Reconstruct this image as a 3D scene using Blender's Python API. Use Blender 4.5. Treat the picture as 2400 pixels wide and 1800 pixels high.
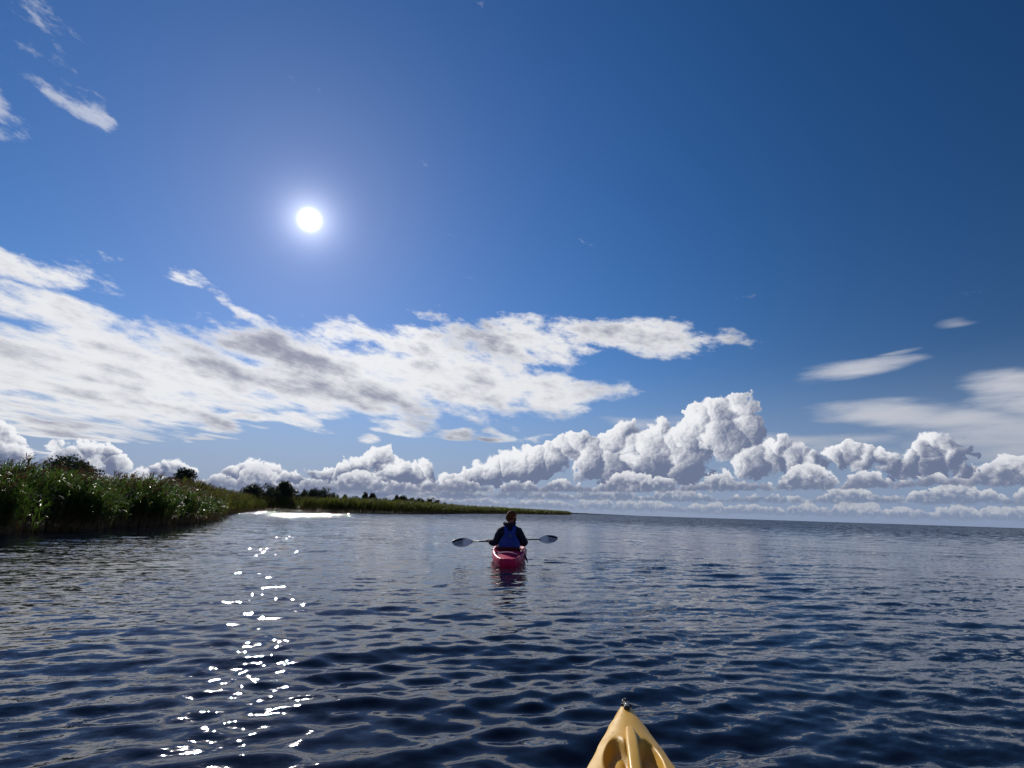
import bpy, bmesh, math, random
import numpy as np
from mathutils import Vector, Matrix, Euler, Quaternion

# ---------------------------------------------------------------- clear
for o in list(bpy.data.objects):
    bpy.data.objects.remove(o, do_unlink=True)
SC = bpy.context.scene
COL = SC.collection
R = math.radians

# ---------------------------------------------------------------- camera
CAM_H = 0.98                                   # phone held in front of a seated paddler
FPX = 1250.0                                   # focal length in photo pixels (2400 wide)
PITCH = math.atan(298.9 / FPX)
ROLL = R(1.85)
cam = bpy.data.cameras.new('camera')
cam.sensor_width = 36.0
cam.lens = 36.0 * FPX / 2400.0
cam.clip_start = 0.05
cam.clip_end = 60000.0
CAM = bpy.data.objects.new('camera', cam)
COL.objects.link(CAM)
CAM.location = (0, 0, CAM_H)
CAM_R = Matrix.Rotation(math.pi / 2 + PITCH, 3, 'X') @ Matrix.Rotation(ROLL, 3, 'Z')
CAM.rotation_euler = CAM_R.to_euler()
SC.camera = CAM

def ray(px, py):
    """direction of a photo pixel"""
    return (CAM_R @ Vector(((px - 1200) / FPX, -(py - 900) / FPX, -1.0))).normalized()
def azel(px, py):
    v = ray(px, py)
    return math.degrees(math.atan2(v.x, v.y)), math.degrees(math.asin(v.z))

# ---------------------------------------------------------------- view
SC.view_settings.view_transform = 'Standard'
SC.view_settings.look = 'None'
SC.view_settings.gamma = 1.0
SC.view_settings.exposure = 0.0
SC.view_settings.use_curve_mapping = False
SC.render.engine = 'CYCLES'
SC.cycles.use_denoising = True
SC.cycles.max_bounces = 6
SC.cycles.transparent_max_bounces = 8
SC.cycles.use_adaptive_sampling = True
SC.cycles.adaptive_threshold = 0.02
SC.cycles.sample_clamp_indirect = 6.0

# ---------------------------------------------------------------- sun
SUN_AZ, SUN_EL = -23.3, 27.85
sun = bpy.data.lights.new('sun', 'SUN')
sun.energy = 4.2
sun.angle = R(0.53)
sun.color = (1.0, 0.95, 0.87)
SUN = bpy.data.objects.new('sun', sun)
COL.objects.link(SUN)
sd = Vector((math.sin(R(SUN_AZ)) * math.cos(R(SUN_EL)), math.cos(R(SUN_AZ)) * math.cos(R(SUN_EL)), math.sin(R(SUN_EL))))
SUN.rotation_euler = sd.to_track_quat('Z', 'Y').to_euler()

# ---------------------------------------------------------------- node helpers
class NB:
    """tiny expression builder for shader nodes"""
    def __init__(s, tree): s.t = tree
    def n(s, kind, **kw):
        nd = s.t.nodes.new(kind)
        for k, v in kw.items(): setattr(nd, k, v)
        return nd
    def put(s, sock, v):
        if isinstance(v, E): v = v.s
        if isinstance(v, bpy.types.NodeSocket): s.t.links.new(v, sock)
        else: sock.default_value = v
    def m(s, op, a, b=None, c=None, clamp=False):
        nd = s.n('ShaderNodeMath', operation=op, use_clamp=clamp)
        for i, v in enumerate((a, b, c)):
            if v is not None: s.put(nd.inputs[i], v)
        return E(s, nd.outputs[0])
    def vm(s, op, a, b=None, out=0, scale=None):
        nd = s.n('ShaderNodeVectorMath', operation=op)
        s.put(nd.inputs[0], a)
        if b is not None: s.put(nd.inputs[1], b)
        if scale is not None: s.put(nd.inputs['Scale'], scale)
        return E(s, nd.outputs[out])
    def xyz(s, x, y, z=0.0):
        nd = s.n('ShaderNodeCombineXYZ')
        for i, v in enumerate((x, y, z)): s.put(nd.inputs[i], v)
        return E(s, nd.outputs[0])
    def sep(s, v):
        nd = s.n('ShaderNodeSeparateXYZ'); s.put(nd.inputs[0], v)
        return [E(s, o) for o in nd.outputs]
    def noise(s, vec, scale=1.0, detail=4.0, rough=0.5, lac=2.0, dist=0.0, dim='3D', color=False, w=None):
        nd = s.n('ShaderNodeTexNoise', noise_dimensions=dim)
        s.put(nd.inputs['Vector'], vec)
        for k, v in (('Scale', scale), ('Detail', detail), ('Roughness', rough), ('Lacunarity', lac), ('Distortion', dist)):
            s.put(nd.inputs[k], v)
        return E(s, nd.outputs[1 if color else 0])
    def voro(s, vec, scale=1.0, detail=3.0, rough=0.5, lac=2.0, dim='2D', feature='F1', smooth=0.5):
        nd = s.n('ShaderNodeTexVoronoi', voronoi_dimensions=dim, feature=feature, normalize=True)
        s.put(nd.inputs['Vector'], vec)
        for k, v in (('Scale', scale), ('Detail', detail), ('Roughness', rough), ('Lacunarity', lac)):
            s.put(nd.inputs[k], v)
        if feature == 'SMOOTH_F1': s.put(nd.inputs['Smoothness'], smooth)
        return E(s, nd.outputs['Distance'])
    def sstep(s, v, a, b, lo=0.0, hi=1.0, kind='SMOOTHSTEP'):
        nd = s.n('ShaderNodeMapRange', interpolation_type=kind, clamp=True) if kind == 'LINEAR' else s.n('ShaderNodeMapRange', interpolation_type=kind)
        for k, x in zip(('Value', 'From Min', 'From Max', 'To Min', 'To Max'), (v, a, b, lo, hi)): s.put(nd.inputs[k], x)
        return E(s, nd.outputs[0])
    def mix(s, f, a, b, blend='MIX'):
        nd = s.n('ShaderNodeMix', data_type='RGBA', blend_type=blend)
        s.put(nd.inputs[0], f)
        for sock, v in ((nd.inputs[6], a), (nd.inputs[7], b)):
            if isinstance(v, tuple) and len(v) == 3: v = v + (1.0,)
            s.put(sock, v)
        return E(s, nd.outputs[2])
    def curve(s, v, pts):
        """pts in 0..1 both ways"""
        nd = s.n('ShaderNodeFloatCurve')
        s.put(nd.inputs['Value'], v)
        c = nd.mapping.curves[0]
        nd.mapping.use_clip = False
        c.points[0].location = pts[0]; c.points[-1].location = pts[-1]
        for p in pts[1:-1]: c.points.new(*p)
        for p in c.points: p.handle_type = 'AUTO_CLAMPED'
        nd.mapping.update()
        return E(s, nd.outputs[0])
    def ramp(s, v, stops):
        nd = s.n('ShaderNodeValToRGB'); s.put(nd.inputs[0], v)
        el = nd.color_ramp.elements
        el[0].position, el[0].color = stops[0][0], (*stops[0][1], 1)
        el[1].position, el[1].color = stops[-1][0], (*stops[-1][1], 1)
        for p, c in stops[1:-1]:
            e = el.new(p); e.color = (*c, 1)
        return E(s, nd.outputs[0])
class E:
    def __init__(s, nb, sock): s.nb, s.s = nb, sock
    def __add__(s, o): return s.nb.m('ADD', s, o)
    __radd__ = __add__
    def __sub__(s, o): return s.nb.m('SUBTRACT', s, o)
    def __rsub__(s, o): return s.nb.m('SUBTRACT', o, s)
    def __mul__(s, o): return s.nb.m('MULTIPLY', s, o)
    __rmul__ = __mul__
    def __truediv__(s, o): return s.nb.m('DIVIDE', s, o)
    def max(s, o): return s.nb.m('MAXIMUM', s, o)
    def min(s, o): return s.nb.m('MINIMUM', s, o)
    def pow(s, o): return s.nb.m('POWER', s, o)

# ---------------------------------------------------------------- small node groups for round cloud heads
def group(name, ins):
    g = bpy.data.node_groups.new(name, 'ShaderNodeTree')
    for nm, ty in ins: g.interface.new_socket(nm, in_out='INPUT', socket_type=ty)
    g.interface.new_socket('Value', in_out='OUTPUT', socket_type='NodeSocketFloat')
    gi = g.nodes.new('NodeGroupInput'); go = g.nodes.new('NodeGroupOutput')
    return g, NB(g), gi, go
# head: max(previous, r - d*d/r)
G_HEAD, gb, gi, go = group('cloud_head', (('Vector', 'NodeSocketVector'), ('Previous', 'NodeSocketFloat'), ('Centre', 'NodeSocketVector'), ('Radius', 'NodeSocketFloat')))
d_ = gb.vm('DISTANCE', gi.outputs[0], gi.outputs[2], out=1); r_ = E(gb, gi.outputs[3])
gb.put(go.inputs[0], E(gb, gi.outputs[1]).max(r_ - d_ * d_ / r_))
# patch: max(previous, gain * (1 - u*u - v*v)) for a slanted ellipse
G_PATCH, gb, gi, go = group('cloud_patch', (('Vector', 'NodeSocketVector'), ('Previous', 'NodeSocketFloat'), ('U', 'NodeSocketVector'), ('V', 'NodeSocketVector'), ('Gain', 'NodeSocketFloat')))
u_ = gb.vm('DOT_PRODUCT', gi.outputs[0], gi.outputs[2], out=1); v_ = gb.vm('DOT_PRODUCT', gi.outputs[0], gi.outputs[3], out=1)
gb.put(go.inputs[0], E(gb, gi.outputs[1]).max((1.0 - u_ * u_ - v_ * v_) * E(gb, gi.outputs[4])))
def head_node(vec, prev, c, r):
    nd = W.n('ShaderNodeGroup', node_tree=G_HEAD)
    W.put(nd.inputs[0], vec); W.put(nd.inputs[1], -9.0 if prev is None else prev)
    nd.inputs[2].default_value = c; nd.inputs[3].default_value = r
    return E(W, nd.outputs[0])

# ---------------------------------------------------------------- sky
world = bpy.data.worlds.new('World')
SC.world = world
world.use_nodes = True
wt = world.node_tree
wt.nodes.clear()
W = NB(wt)
tc = W.n('ShaderNodeTexCoord')
DIR = E(W, tc.outputs['Generated'])
dx, dy, dz = W.sep(DIR)
AZ = W.m('ARCTAN2', dx, dy) * 57.29578
EL = W.m('ARCSINE', dz) * 57.29578
Q = W.xyz(AZ, EL, 1.0)

skyn = W.n('ShaderNodeTexSky', sky_type='NISHITA')
skyn.sun_disc = False
skyn.sun_elevation = R(SUN_EL)
skyn.sun_rotation = R(SUN_AZ)
skyn.altitude = 0.0
skyn.air_density = 1.0
skyn.dust_density = 0.05
skyn.ozone_density = 4.0
SKY_STRENGTH = 0.085
sky_c = W.vm('SCALE', skyn.outputs[0], scale=SKY_STRENGTH)
hs = W.n('ShaderNodeHueSaturation')
hs.inputs['Saturation'].default_value = 1.27
hs.inputs['Value'].default_value = 0.93
W.put(hs.inputs['Color'], sky_c)
sky_c = W.vm('MULTIPLY', E(W, hs.outputs[0]), (1.06, 0.87, 0.97))

# the sun itself: a small disc with the aureole of clear air round it
cosang = W.vm('DOT_PRODUCT', DIR, tuple(sd), out=1)
ang = W.m('ARCCOSINE', cosang.min(0.9999999)) * 57.29578
core = W.m('EXPONENT', ang * ang * -3.4)
halo = W.m('EXPONENT', ang * -0.80) * 1.5 + W.m('EXPONENT', ang * -0.085) * 0.13
sun_c = W.vm('ADD', W.vm('SCALE', (1.0, 0.97, 0.92), scale=core * 14.0), W.vm('SCALE', (0.86, 0.88, 1.0), scale=halo))

# --- high cloud sheet, projected on a flat layer overhead
den = dz.max(0.0) + 0.05
P = W.xyz(dx / den, dy / den, 0.0)
def planar(px, py):
    v = ray(px, py); k = max(v.z, 0) + 0.05
    return Vector((v.x / k, v.y / k))
a_ = planar(60, 700); b_ = planar(640, 930)
st = (b_ - a_).normalized()
Pu = W.vm('DOT_PRODUCT', P, (st.x, st.y, 0), out=1)
Pv = W.vm('DOT_PRODUCT', P, (-st.y, st.x, 0), out=1)
PS = W.xyz(Pu * 0.55, Pv, 0.0)
warp = W.noise(PS, 1.3, 2, 0.55, color=True, dim='2D')
Qw = W.vm('ADD', Q, W.vm('MULTIPLY', W.vm('SUBTRACT', warp, (0.5, 0.5, 0.5)), (9.0, 4.5, 0.0)))

def blobs(vec, items):
    """soft ellipses given at photo pixels (2400 wide), evaluated in azimuth and elevation"""
    out = None
    for (px, py, rx, ry, deg, gain) in items:
        c = Vector(azel(px, py)); ca, sa = math.cos(R(deg)), math.sin(R(deg))
        u = Vector(azel(px + ca * 20, py + sa * 20)) - c
        v = Vector(azel(px - sa * 20, py + ca * 20)) - c
        r1 = u.normalized() / (u.length / 20 * rx)
        r2 = v.normalized() / (v.length / 20 * ry)
        nd = W.n('ShaderNodeGroup', node_tree=G_PATCH)                  # vec carries 1 in its third component
        W.put(nd.inputs[0], vec); W.put(nd.inputs[1], -9.0 if out is None else out)
        nd.inputs[2].default_value = (r1.x, r1.y, -r1.dot(c)); nd.inputs[3].default_value = (r2.x, r2.y, -r2.dot(c)); nd.inputs[4].default_value = gain
        out = E(W, nd.outputs[0])
    return out
SHEET = [(60, 625, 230, 42, 17, 1.0), (90, 720, 250, 50, 16, 1.0), (300, 800, 330, 60, 12, .8), (250, 880, 520, 120, 8, 1.25), (-200, 900, 420, 150, 0, 1.2),
         (760, 880, 420, 110, 8, 1.2), (1060, 890, 320, 95, 8, 1.2), (1270, 920, 190, 62, 3, 1.05), (1060, 810, 330, 55, 4, .9),
         (1440, 783, 280, 40, 5, 1.3), (1250, 800, 200, 45, 5, 1.05), (615, 752, 85, 20, 42, .55), (440, 645, 62, 18, 8, .62),
         (20, 40, 120, 80, 30, .46), (150, 205, 105, 38, 28, .50), (-140, 190, 160, 60, 20, .5),
         (150, 1010, 330, 36, 4, .8), (560, 985, 330, 22, 4, .8), (920, 1005, 90, 22, 8, .7), (1080, 1010, 60, 12, 2, .6), (1210, 1016, 60, 10, 2, .6),
         (500, 1020, 60, 8, 0, .5)]
mask = blobs(Qw, SHEET)
# far from the picture the same kind of sky goes on: broken sheets
outside = W.sstep(W.m('ABSOLUTE', AZ), 48, 62) * W.sstep(EL, 45, 32)
mask = mask.max((W.noise(P, 0.35, 2, 0.5, dim='2D') - 0.5) * 4.0 * outside + outside - 1.0 + 0.1)
a1, a2 = math.cos(R(9)), -math.sin(R(9))
QS = W.xyz(W.vm('DOT_PRODUCT', Q, (a1, a2, 0), out=1) * 0.20, W.vm('DOT_PRODUCT', Q, (-a2, a1, 0), out=1) * 0.50, 0.0)
fq = W.noise(QS, 1.0, 6, 0.62, lac=2.1, dim='2D')
hi_el = W.sstep(EL, 11, 20)
fb = W.noise(PS, 2.6, 7, 0.60, lac=2.05, dim='2D')
lsun = Vector((sd.x, sd.y)); 
off = Vector((lsun.dot(st) * 0.42, lsun.dot(Vector((-st.y, st.x))))) * 0.20
fb2 = W.noise(W.vm('ADD', PS, (off.x * -0.5, off.y * -0.5, 0)), 2.6, 3, 0.55, lac=2.05, dim='2D')
dens = mask.max(-2.5) * (1.0 - hi_el * 0.10) + 0.06 - hi_el * 0.10 + (fb - 0.5) * (2.0 - hi_el * 0.4) + (fq - 0.5) * (1.6 + hi_el * 1.6)
sh_a = W.sstep(dens, -0.05, 0.85) * W.sstep(EL, 20, 27, 1.0, 0.55)
thickness = dens * 0.55 + (fb2 - 0.5) * 1.6 + W.sstep(Qw and W.noise(PS, 0.9, 2, 0.5, dim='2D'), 0.42, 0.68) * 0.6 + (fq - 0.5) * 1.5
grey = W.sstep(thickness, 0.38, 2.0)
sh_c = W.mix(grey, (0.76, 0.77, 0.80), (0.25, 0.27, 0.36))
sunlit = W.m('EXPONENT', ang * -0.09) * 0.25
sh_c = W.vm('ADD', sh_c, W.vm('SCALE', (1, 1, 1), scale=sunlit * (1.0 - grey)))

# smooth veils on the right
veil_w = W.noise(W.vm('MULTIPLY', Q, (0.05, 0.35, 1)), 1.0, 2, 0.55, dim='2D', color=True)
Qv = W.vm('ADD', Q, W.vm('MULTIPLY', W.vm('SUBTRACT', veil_w, (0.5, 0.5, 0.5)), (10.0, 2.6, 0)))
VEIL = [(2000, 868, 170, 24, -8, .9), (2090, 832, 90, 12, -14, .55), (2090, 968, 260, 42, -2, 1.0), (2400, 920, 170, 60, -10, .8), (2330, 1010, 330, 90, -6, 1.0),
        (2240, 765, 80, 14, -8, .38), (2600, 960, 320, 110, 0, 1.0), (1900, 1040, 240, 26, 0, .7), (1480, 990, 110, 20, 4, .6), (1560, 985, 90, 16, -4, .6)]
vm_ = blobs(Qv, VEIL)
veil_a = W.sstep(vm_.max(-1.5) + (W.noise(W.vm('MULTIPLY', Q, (0.10, 0.55, 1)), 1.0, 5, 0.6, dim='2D') - 0.5) * 1.5, 0.0, 1.15, 0, 0.85)
veil_c = W.mix(W.sstep(EL, 3, 12), (0.40, 0.43, 0.50), (0.62, 0.63, 0.68))

# --- heaps of cumulus standing on flat bases, in rows one behind the other
sv = W.vm('NORMALIZE', W.vm('SUBTRACT', (SUN_AZ, SUN_EL, 1), Q))
# round heads of the big clouds, at photo pixels: x, y, radius
HEADS = [(1735, 958, 40), (1692, 972, 50), (1642, 985, 44), (1738, 1000, 50), (1690, 1020, 65), (1622, 1030, 50),
         (1465, 1014, 32), (1445, 1040, 40), (1490, 1052, 40), (1547, 1004, 32), (1540, 1050, 55), (1590, 1040, 45), (1605, 1078, 60),
         (1363, 1044, 34), (1328, 1055, 36), (1290, 1070, 38), (1248, 1080, 40), (1208, 1092, 38), (1385, 1080, 50), (1445, 1092, 50), (1505, 1098, 50), (1160, 1106, 34), (1120, 1122, 28),
         (1830, 1044, 30), (1862, 1066, 34), (1800, 1068, 36), (1755, 1075, 48), (1905, 1090, 32), (1960, 1078, 30), (1990, 1066, 30), (2032, 1080, 36), (2082, 1082, 34), (2132, 1082, 36), (2172, 1060, 36), (2206, 1042, 36), (2222, 1072, 40), (2182, 1098, 40), (2265, 1104, 30), (2322, 1102, 30), (2385, 1108, 34), (2460, 1105, 44), (2560, 1095, 60), (2690, 1085, 70),
         (884, 1074, 23), (850, 1092, 26), (816, 1106, 24), (766, 1106, 22), (790, 1126, 28), (850, 1126, 34), (922, 1108, 34), (962, 1110, 24), (1002, 1106, 20), (900, 1142, 40), (980, 1138, 34), (1050, 1146, 28), (1090, 1146, 26),
         (632, 1105, 26), (590, 1108, 26), (560, 1119, 24), (666, 1129, 26), (706, 1126, 24), (620, 1136, 34), (690, 1146, 30), (740, 1149, 26),
         (0, 1012, 34), (40, 1032, 30), (18, 1062, 40), (184, 1050, 28), (150, 1062, 30), (216, 1056, 26), (246, 1058, 24), (120, 1082, 34), (190, 1088, 40), (262, 1092, 30), (300, 1122, 24), (345, 1101, 20), (378, 1092, 22), (410, 1096, 24), (441, 1111, 18), (390, 1117, 30), (-110, 1020, 60), (-260, 1035, 70)]
def heads_field(vec, items):
    out_ = None
    for (px, py, r) in items:
        c = Vector(azel(px, py)); k = (Vector(azel(px + 10, py)) - c).length / 10; rd = r * k * 1.04
        out_ = head_node(vec, out_, (c.x, c.y, 1.0), rd)
    return out_
def domes(vec, scale, octs):                                # round heads on round heads
    s_ = None
    for k, (m_, w_) in enumerate(octs):
        d_ = W.voro(W.vm('ADD', vec, (k * 3.7, k * 1.9, 0)) if k else vec, scale * m_, 0)
        t_ = d_ * d_ * w_
        s_ = t_ if s_ is None else s_ + t_
    return 1.0 - s_
OC = ((1.0, 0.62), (2.3, 0.36), (5.1, 0.20), (11.0, 0.10))
ROWS = []
for seed_, slope_, off_, rad_, cover in ((21, 0.03, 1.75, (0.5, 2.2), 0.88), (22, 0.0108, 1.10, (0.45, 1.75), 0.92), (23, 0.0, 0.45, (0.35, 1.25), 0.95)):
    rg = random.Random(seed_); rw = []; a_ = -57.0
    while a_ < 57:
        wid_ = rg.uniform(2.5, 9.0); e_end = a_ + wid_
        big = rg.uniform(0.35, 1.0)
        t_ = a_
        while t_ < e_end:
            f_ = math.sin(math.pi * (t_ - a_ + 0.3) / (wid_ + 0.6))
            r_ = rad_[0] + (rad_[1] - rad_[0]) * f_ * big * rg.uniform(0.3, 1.25)
            rw.append((t_, off_ + slope_ * t_ + r_ * rg.uniform(0.0, 0.45), r_))
            t_ += r_ * rg.uniform(0.85, 1.25)
        a_ = e_end + wid_ * (1 - cover) / cover * rg.uniform(0.3, 1.7)
    ROWS.append(rw)
def low_sky(back, items, lo_az, hi_az):
    """the cloud rows near the horizon over what is behind them"""
    warp_ = W.noise(Q, 0.55, 4, 0.55, dim='2D', color=True)
    wv = W.vm('SUBTRACT', warp_, (0.5, 0.5, 0.5))
    warp_n = W.noise(Q, 1.3, 5, 0.64, dim='2D')
    def row(items_, base, scale, seed, lit, shade, soft, amp):
        q0 = W.vm('ADD', Q, (seed * 17.3, seed * 5.1, 0))
        q = W.vm('ADD', q0, W.vm('MULTIPLY', wv, (0.9 / scale, 0.7 / scale, 0)))
        p = domes(q, scale, OC[:3])
        ps = domes(W.vm('ADD', q, W.vm('SCALE', sv, scale=0.20 / scale)), scale, OC[:2])
        vec = W.vm('MULTIPLY', W.vm('ADD', Q, W.vm('MULTIPLY', wv, (1.6, 0.7, 0))), (1.0, 1.1, 1.0))
        H = None
        for (a_, e_, r_) in items_:
            H = head_node(vec, H, (a_, e_ * 1.1, 1.0), r_)
        T = H.max(-2.0) + (p - 0.64) * amp + (warp_n - 0.5) * amp * 1.9
        up_ = (EL - base) + (warp_n - 0.5) * 0.9
        a = W.sstep(T, 0.0, soft + (warp_n * soft * 2.0)) * W.sstep(up_ + (p - 0.7) * 0.45, -0.12, 0.14)
        edge = W.sstep(T, 0.0, amp, 1.0, 0.0)
        L = 0.20 + (p - ps) * 1.2 + (warp_n - 0.5) * 1.1 + edge * 0.36 + W.sstep(up_ * scale, 0.0, 1.6, -0.18, 0.48)
        return a, W.mix(W.sstep(L, 0.0, 1.0), shade, lit)
    base1 = W.sstep(AZ, -50, 40, 0.9, 3.6, kind='LINEAR')
    # the big heads
    big_w = W.vm('SUBTRACT', W.noise(Q, 0.22, 2, 0.5, dim='2D', color=True), (0.5, 0.5, 0.5))
    qh = W.vm('ADD', W.vm('ADD', Q, W.vm('MULTIPLY', wv, (2.2, 1.8, 0))), W.vm('MULTIPLY', big_w, (3.0, 2.2, 0)))
    patch = W.noise(W.vm('ADD', Q, (31.0, 9.0, 0)), 0.33, 3, 0.55, dim='2D')
    blur = W.sstep(patch, 0.36, 0.62, 0.10, 0.75)
    p = domes(W.vm('ADD', Q, W.vm('MULTIPLY', wv, (1.4, 1.1, 0))), 0.95, OC)
    ps = domes(W.vm('ADD', W.vm('ADD', Q, W.vm('MULTIPLY', wv, (1.4, 1.1, 0))), W.vm('SCALE', sv, scale=0.20)), 0.95, OC[:3])
    far_h = (W.noise(W.xyz(dx, dy, 0), 2.2, 2, 0.5) - 0.42) * 14.0 - W.m('ABSOLUTE', EL - 3.5) * 0.8 - W.sstep(W.m('ABSOLUTE', AZ), 50, 66, 12.0, 0.0)
    H0 = heads_field(qh, items).max(far_h)
    H1 = heads_field(W.vm('ADD', qh, W.vm('SCALE', sv, scale=0.40)), items).max(far_h)
    T = H0.max(-3.0) + (p - 0.66) * 2.0 + (warp_n - 0.5) * 1.3
    a1 = W.sstep(T, 0.0, blur) * W.sstep((EL - base1) + (p - 0.7) * 0.8, -1.6, -0.4)
    edge = W.sstep(T, 0.0, 1.2, 1.0, 0.0)
    L = 0.33 + (H0 - H1) * 0.75 + (p - ps) * 1.05 + edge * 0.26 + (patch - 0.5) * 0.9 + W.sstep(EL - base1, -0.6, 4.0, -0.38, 0.18)
    col1 = W.mix(W.sstep(L, 0.0, 1.0), (0.15, 0.185, 0.295), (0.86, 0.87, 0.90))
    # smaller heaps in front, lower and lower towards the horizon
    side = [(lambda rw: [c for c in rw if lo_az - 3 < c[0] < hi_az + 3])(rw) for rw in ROWS]
    c4a, c4c = row(side[0], base1 - 0.35, 0.80, 4.0, (0.76, 0.77, 0.81), (0.165, 0.20, 0.305), .16, 1.5)
    c2a, c2c = row(side[1], base1 * 0.36 + 0.55, 1.15, 2.0, (0.66, 0.67, 0.70), (0.18, 0.225, 0.34), .14, 1.15)
    c3a, c3c = row(side[2], 0.55, 1.7, 3.0, (0.56, 0.57, 0.60), (0.20, 0.25, 0.37), .13, 0.8)
    o_ = W.mix(a1, back, col1)
    o_ = W.mix(c3a * 0.7, o_, c3c)
    o_ = W.mix(c2a * 0.85, o_, c2c)
    return W.mix(c4a * 0.95, o_, c4c)
# paler air towards the horizon
hz_a = W.sstep(EL, 16.0, 0.0, 0, 0.9)
out = W.vm('SCALE', sky_c, scale=W.sstep(ang, 18, 75, 1.04, 0.62))
out = W.mix(hz_a, out, (0.225, 0.31, 0.48))
out = W.mix(veil_a, out, veil_c)
out = W.mix(sh_a, out, sh_c)
high = W.vm('ADD', out, sun_c)
SPLIT = azel(1080, 1150)[0]
low_l = W.vm('ADD', low_sky(out, [h for h in HEADS if h[0] < 1240], -60, SPLIT), sun_c)
low_r = W.vm('ADD', low_sky(out, [h for h in HEADS if h[0] > 930], SPLIT, 60), sun_c)
def background(c):
    b_ = W.n('ShaderNodeBackground'); W.put(b_.inputs[0], c); b_.inputs[1].default_value = 1.0
    return b_
def either(f, b0, b1):
    m_ = W.n('ShaderNodeMixShader'); W.put(m_.inputs[0], f)
    wt.links.new(b0.outputs[0], m_.inputs[1]); wt.links.new(b1.outputs[0], m_.inputs[2])
    return m_
low = either(W.m('GREATER_THAN', AZ, SPLIT), background(low_l), background(low_r))
allsky = either(W.m('GREATER_THAN', EL, 15.0), low, background(high))
wo = W.n('ShaderNodeOutputWorld')
wt.links.new(allsky.outputs[0], wo.inputs[0])
world.cycles.sampling_method = 'MANUAL'
world.cycles.sample_map_resolution = 512

# ================================================================ materials
def material(name):
    m = bpy.data.materials.new(name); m.use_nodes = True
    m.node_tree.nodes.clear()
    b = NB(m.node_tree)
    out = b.n('ShaderNodeOutputMaterial')
    return m, b, out
def bsdf(b, **kw):
    nd = b.n('ShaderNodeBsdfPrincipled')
    for k, v in kw.items():
        k = k.replace('_', ' ')
        if isinstance(v, tuple) and len(v) == 3: v = v + (1.0,)
        b.put(nd.inputs[k], v)
    return nd
def plain(name, col, rough=0.5, spec=0.5, var=0.12, scale=9.0, bump=0.0, bscale=60.0, sss=0.0, coat=0.0, transl=0.0):
    """procedural colour with uneven tone, uneven gloss and fine relief"""
    m, b, out = material(name)
    co = E(b, b.n('ShaderNodeTexCoord').outputs['Object'])
    nz = b.noise(co, scale, 5, 0.6)
    c = b.mix(nz, tuple(max(0, x * (1 - var * 2)) for x in col), tuple(min(1, x * (1 + var * 2)) for x in col))
    p = bsdf(b, Base_Color=c, Roughness=b.sstep(b.noise(co, scale * 3, 3, 0.6), 0.3, 0.7, max(0.02, rough - 0.08), rough + 0.08), Specular_IOR_Level=spec)
    if sss:
        p.inputs['Subsurface Weight'].default_value = sss
        p.inputs['Subsurface Radius'].default_value = (0.02, 0.012, 0.004)
        p.inputs['Subsurface Scale'].default_value = 0.5
    if coat: p.inputs['Coat Weight'].default_value = coat
    if bump:
        bp = b.n('ShaderNodeBump'); bp.inputs['Strength'].default_value = bump; bp.inputs['Distance'].default_value = 0.004
        b.put(bp.inputs['Height'], b.noise(co, bscale, 4, 0.6))
        b.put(p.inputs['Normal'], bp.outputs[0])
    if transl:
        tr = b.n('ShaderNodeBsdfTranslucent'); b.put(tr.inputs[0], c)
        mx = b.n('ShaderNodeMixShader'); mx.inputs[0].default_value = transl
        b.t.links.new(p.outputs[0], mx.inputs[1]); b.t.links.new(tr.outputs[0], mx.inputs[2])
        b.put(out.inputs[0], mx.outputs[0])
    else:
        b.put(out.inputs[0], p.outputs[0])
    return m

# water: dark peaty lake, the ripples too fine for the mesh given as surface slope
def water_material():
    m, b, out = material('lake_water')
    g = b.n('ShaderNodeNewGeometry')
    pos = E(b, g.outputs['Position'])
    nrm = E(b, g.outputs['Normal'])
    r = b.vm('LENGTH', pos, out=1)
    px, py, pz = b.sep(pos)
    # ripple coordinates: crests run a little longer than they are wide
    u = px * 0.93 + py * 0.36
    v = py * 0.93 - px * 0.36
    q = b.xyz(u * 0.40, v, 0.0)
    def slope(scale, det, rough):
        c = b.noise(q, scale, det, rough, dim='2D', color=True)
        return b.vm('MULTIPLY', b.vm('SUBTRACT', c, (0.5, 0.5, 0.5)), (0.8, 1.2, 0.0))
    fine = b.vm('SCALE', slope(13.0, 4, 0.68), scale=b.sstep(b.noise(q, 0.35, 2, 0.5, dim='2D'), 0.35, 0.65, 0.22, 0.55))
    # far off only the near faces of the waves stand up to view: their slopes lean this way
    fx, fy, _ = b.sep(slope(1.3, 4, 0.62))
    far = b.vm('SCALE', b.xyz(fx, b.m('ABSOLUTE', fy) * -1.25, 0.0), scale=b.sstep(r, 12, 110, 0.0, 2.6))
    n2 = b.vm('NORMALIZE', b.vm('ADD', nrm, b.vm('ADD', fine, far)))
    p = bsdf(b, Base_Color=(0.006, 0.008, 0.016), Roughness=0.03, IOR=1.333, Specular_IOR_Level=0.5, Normal=n2)
    b.put(out.inputs[0], p.outputs[0])
    return m

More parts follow.
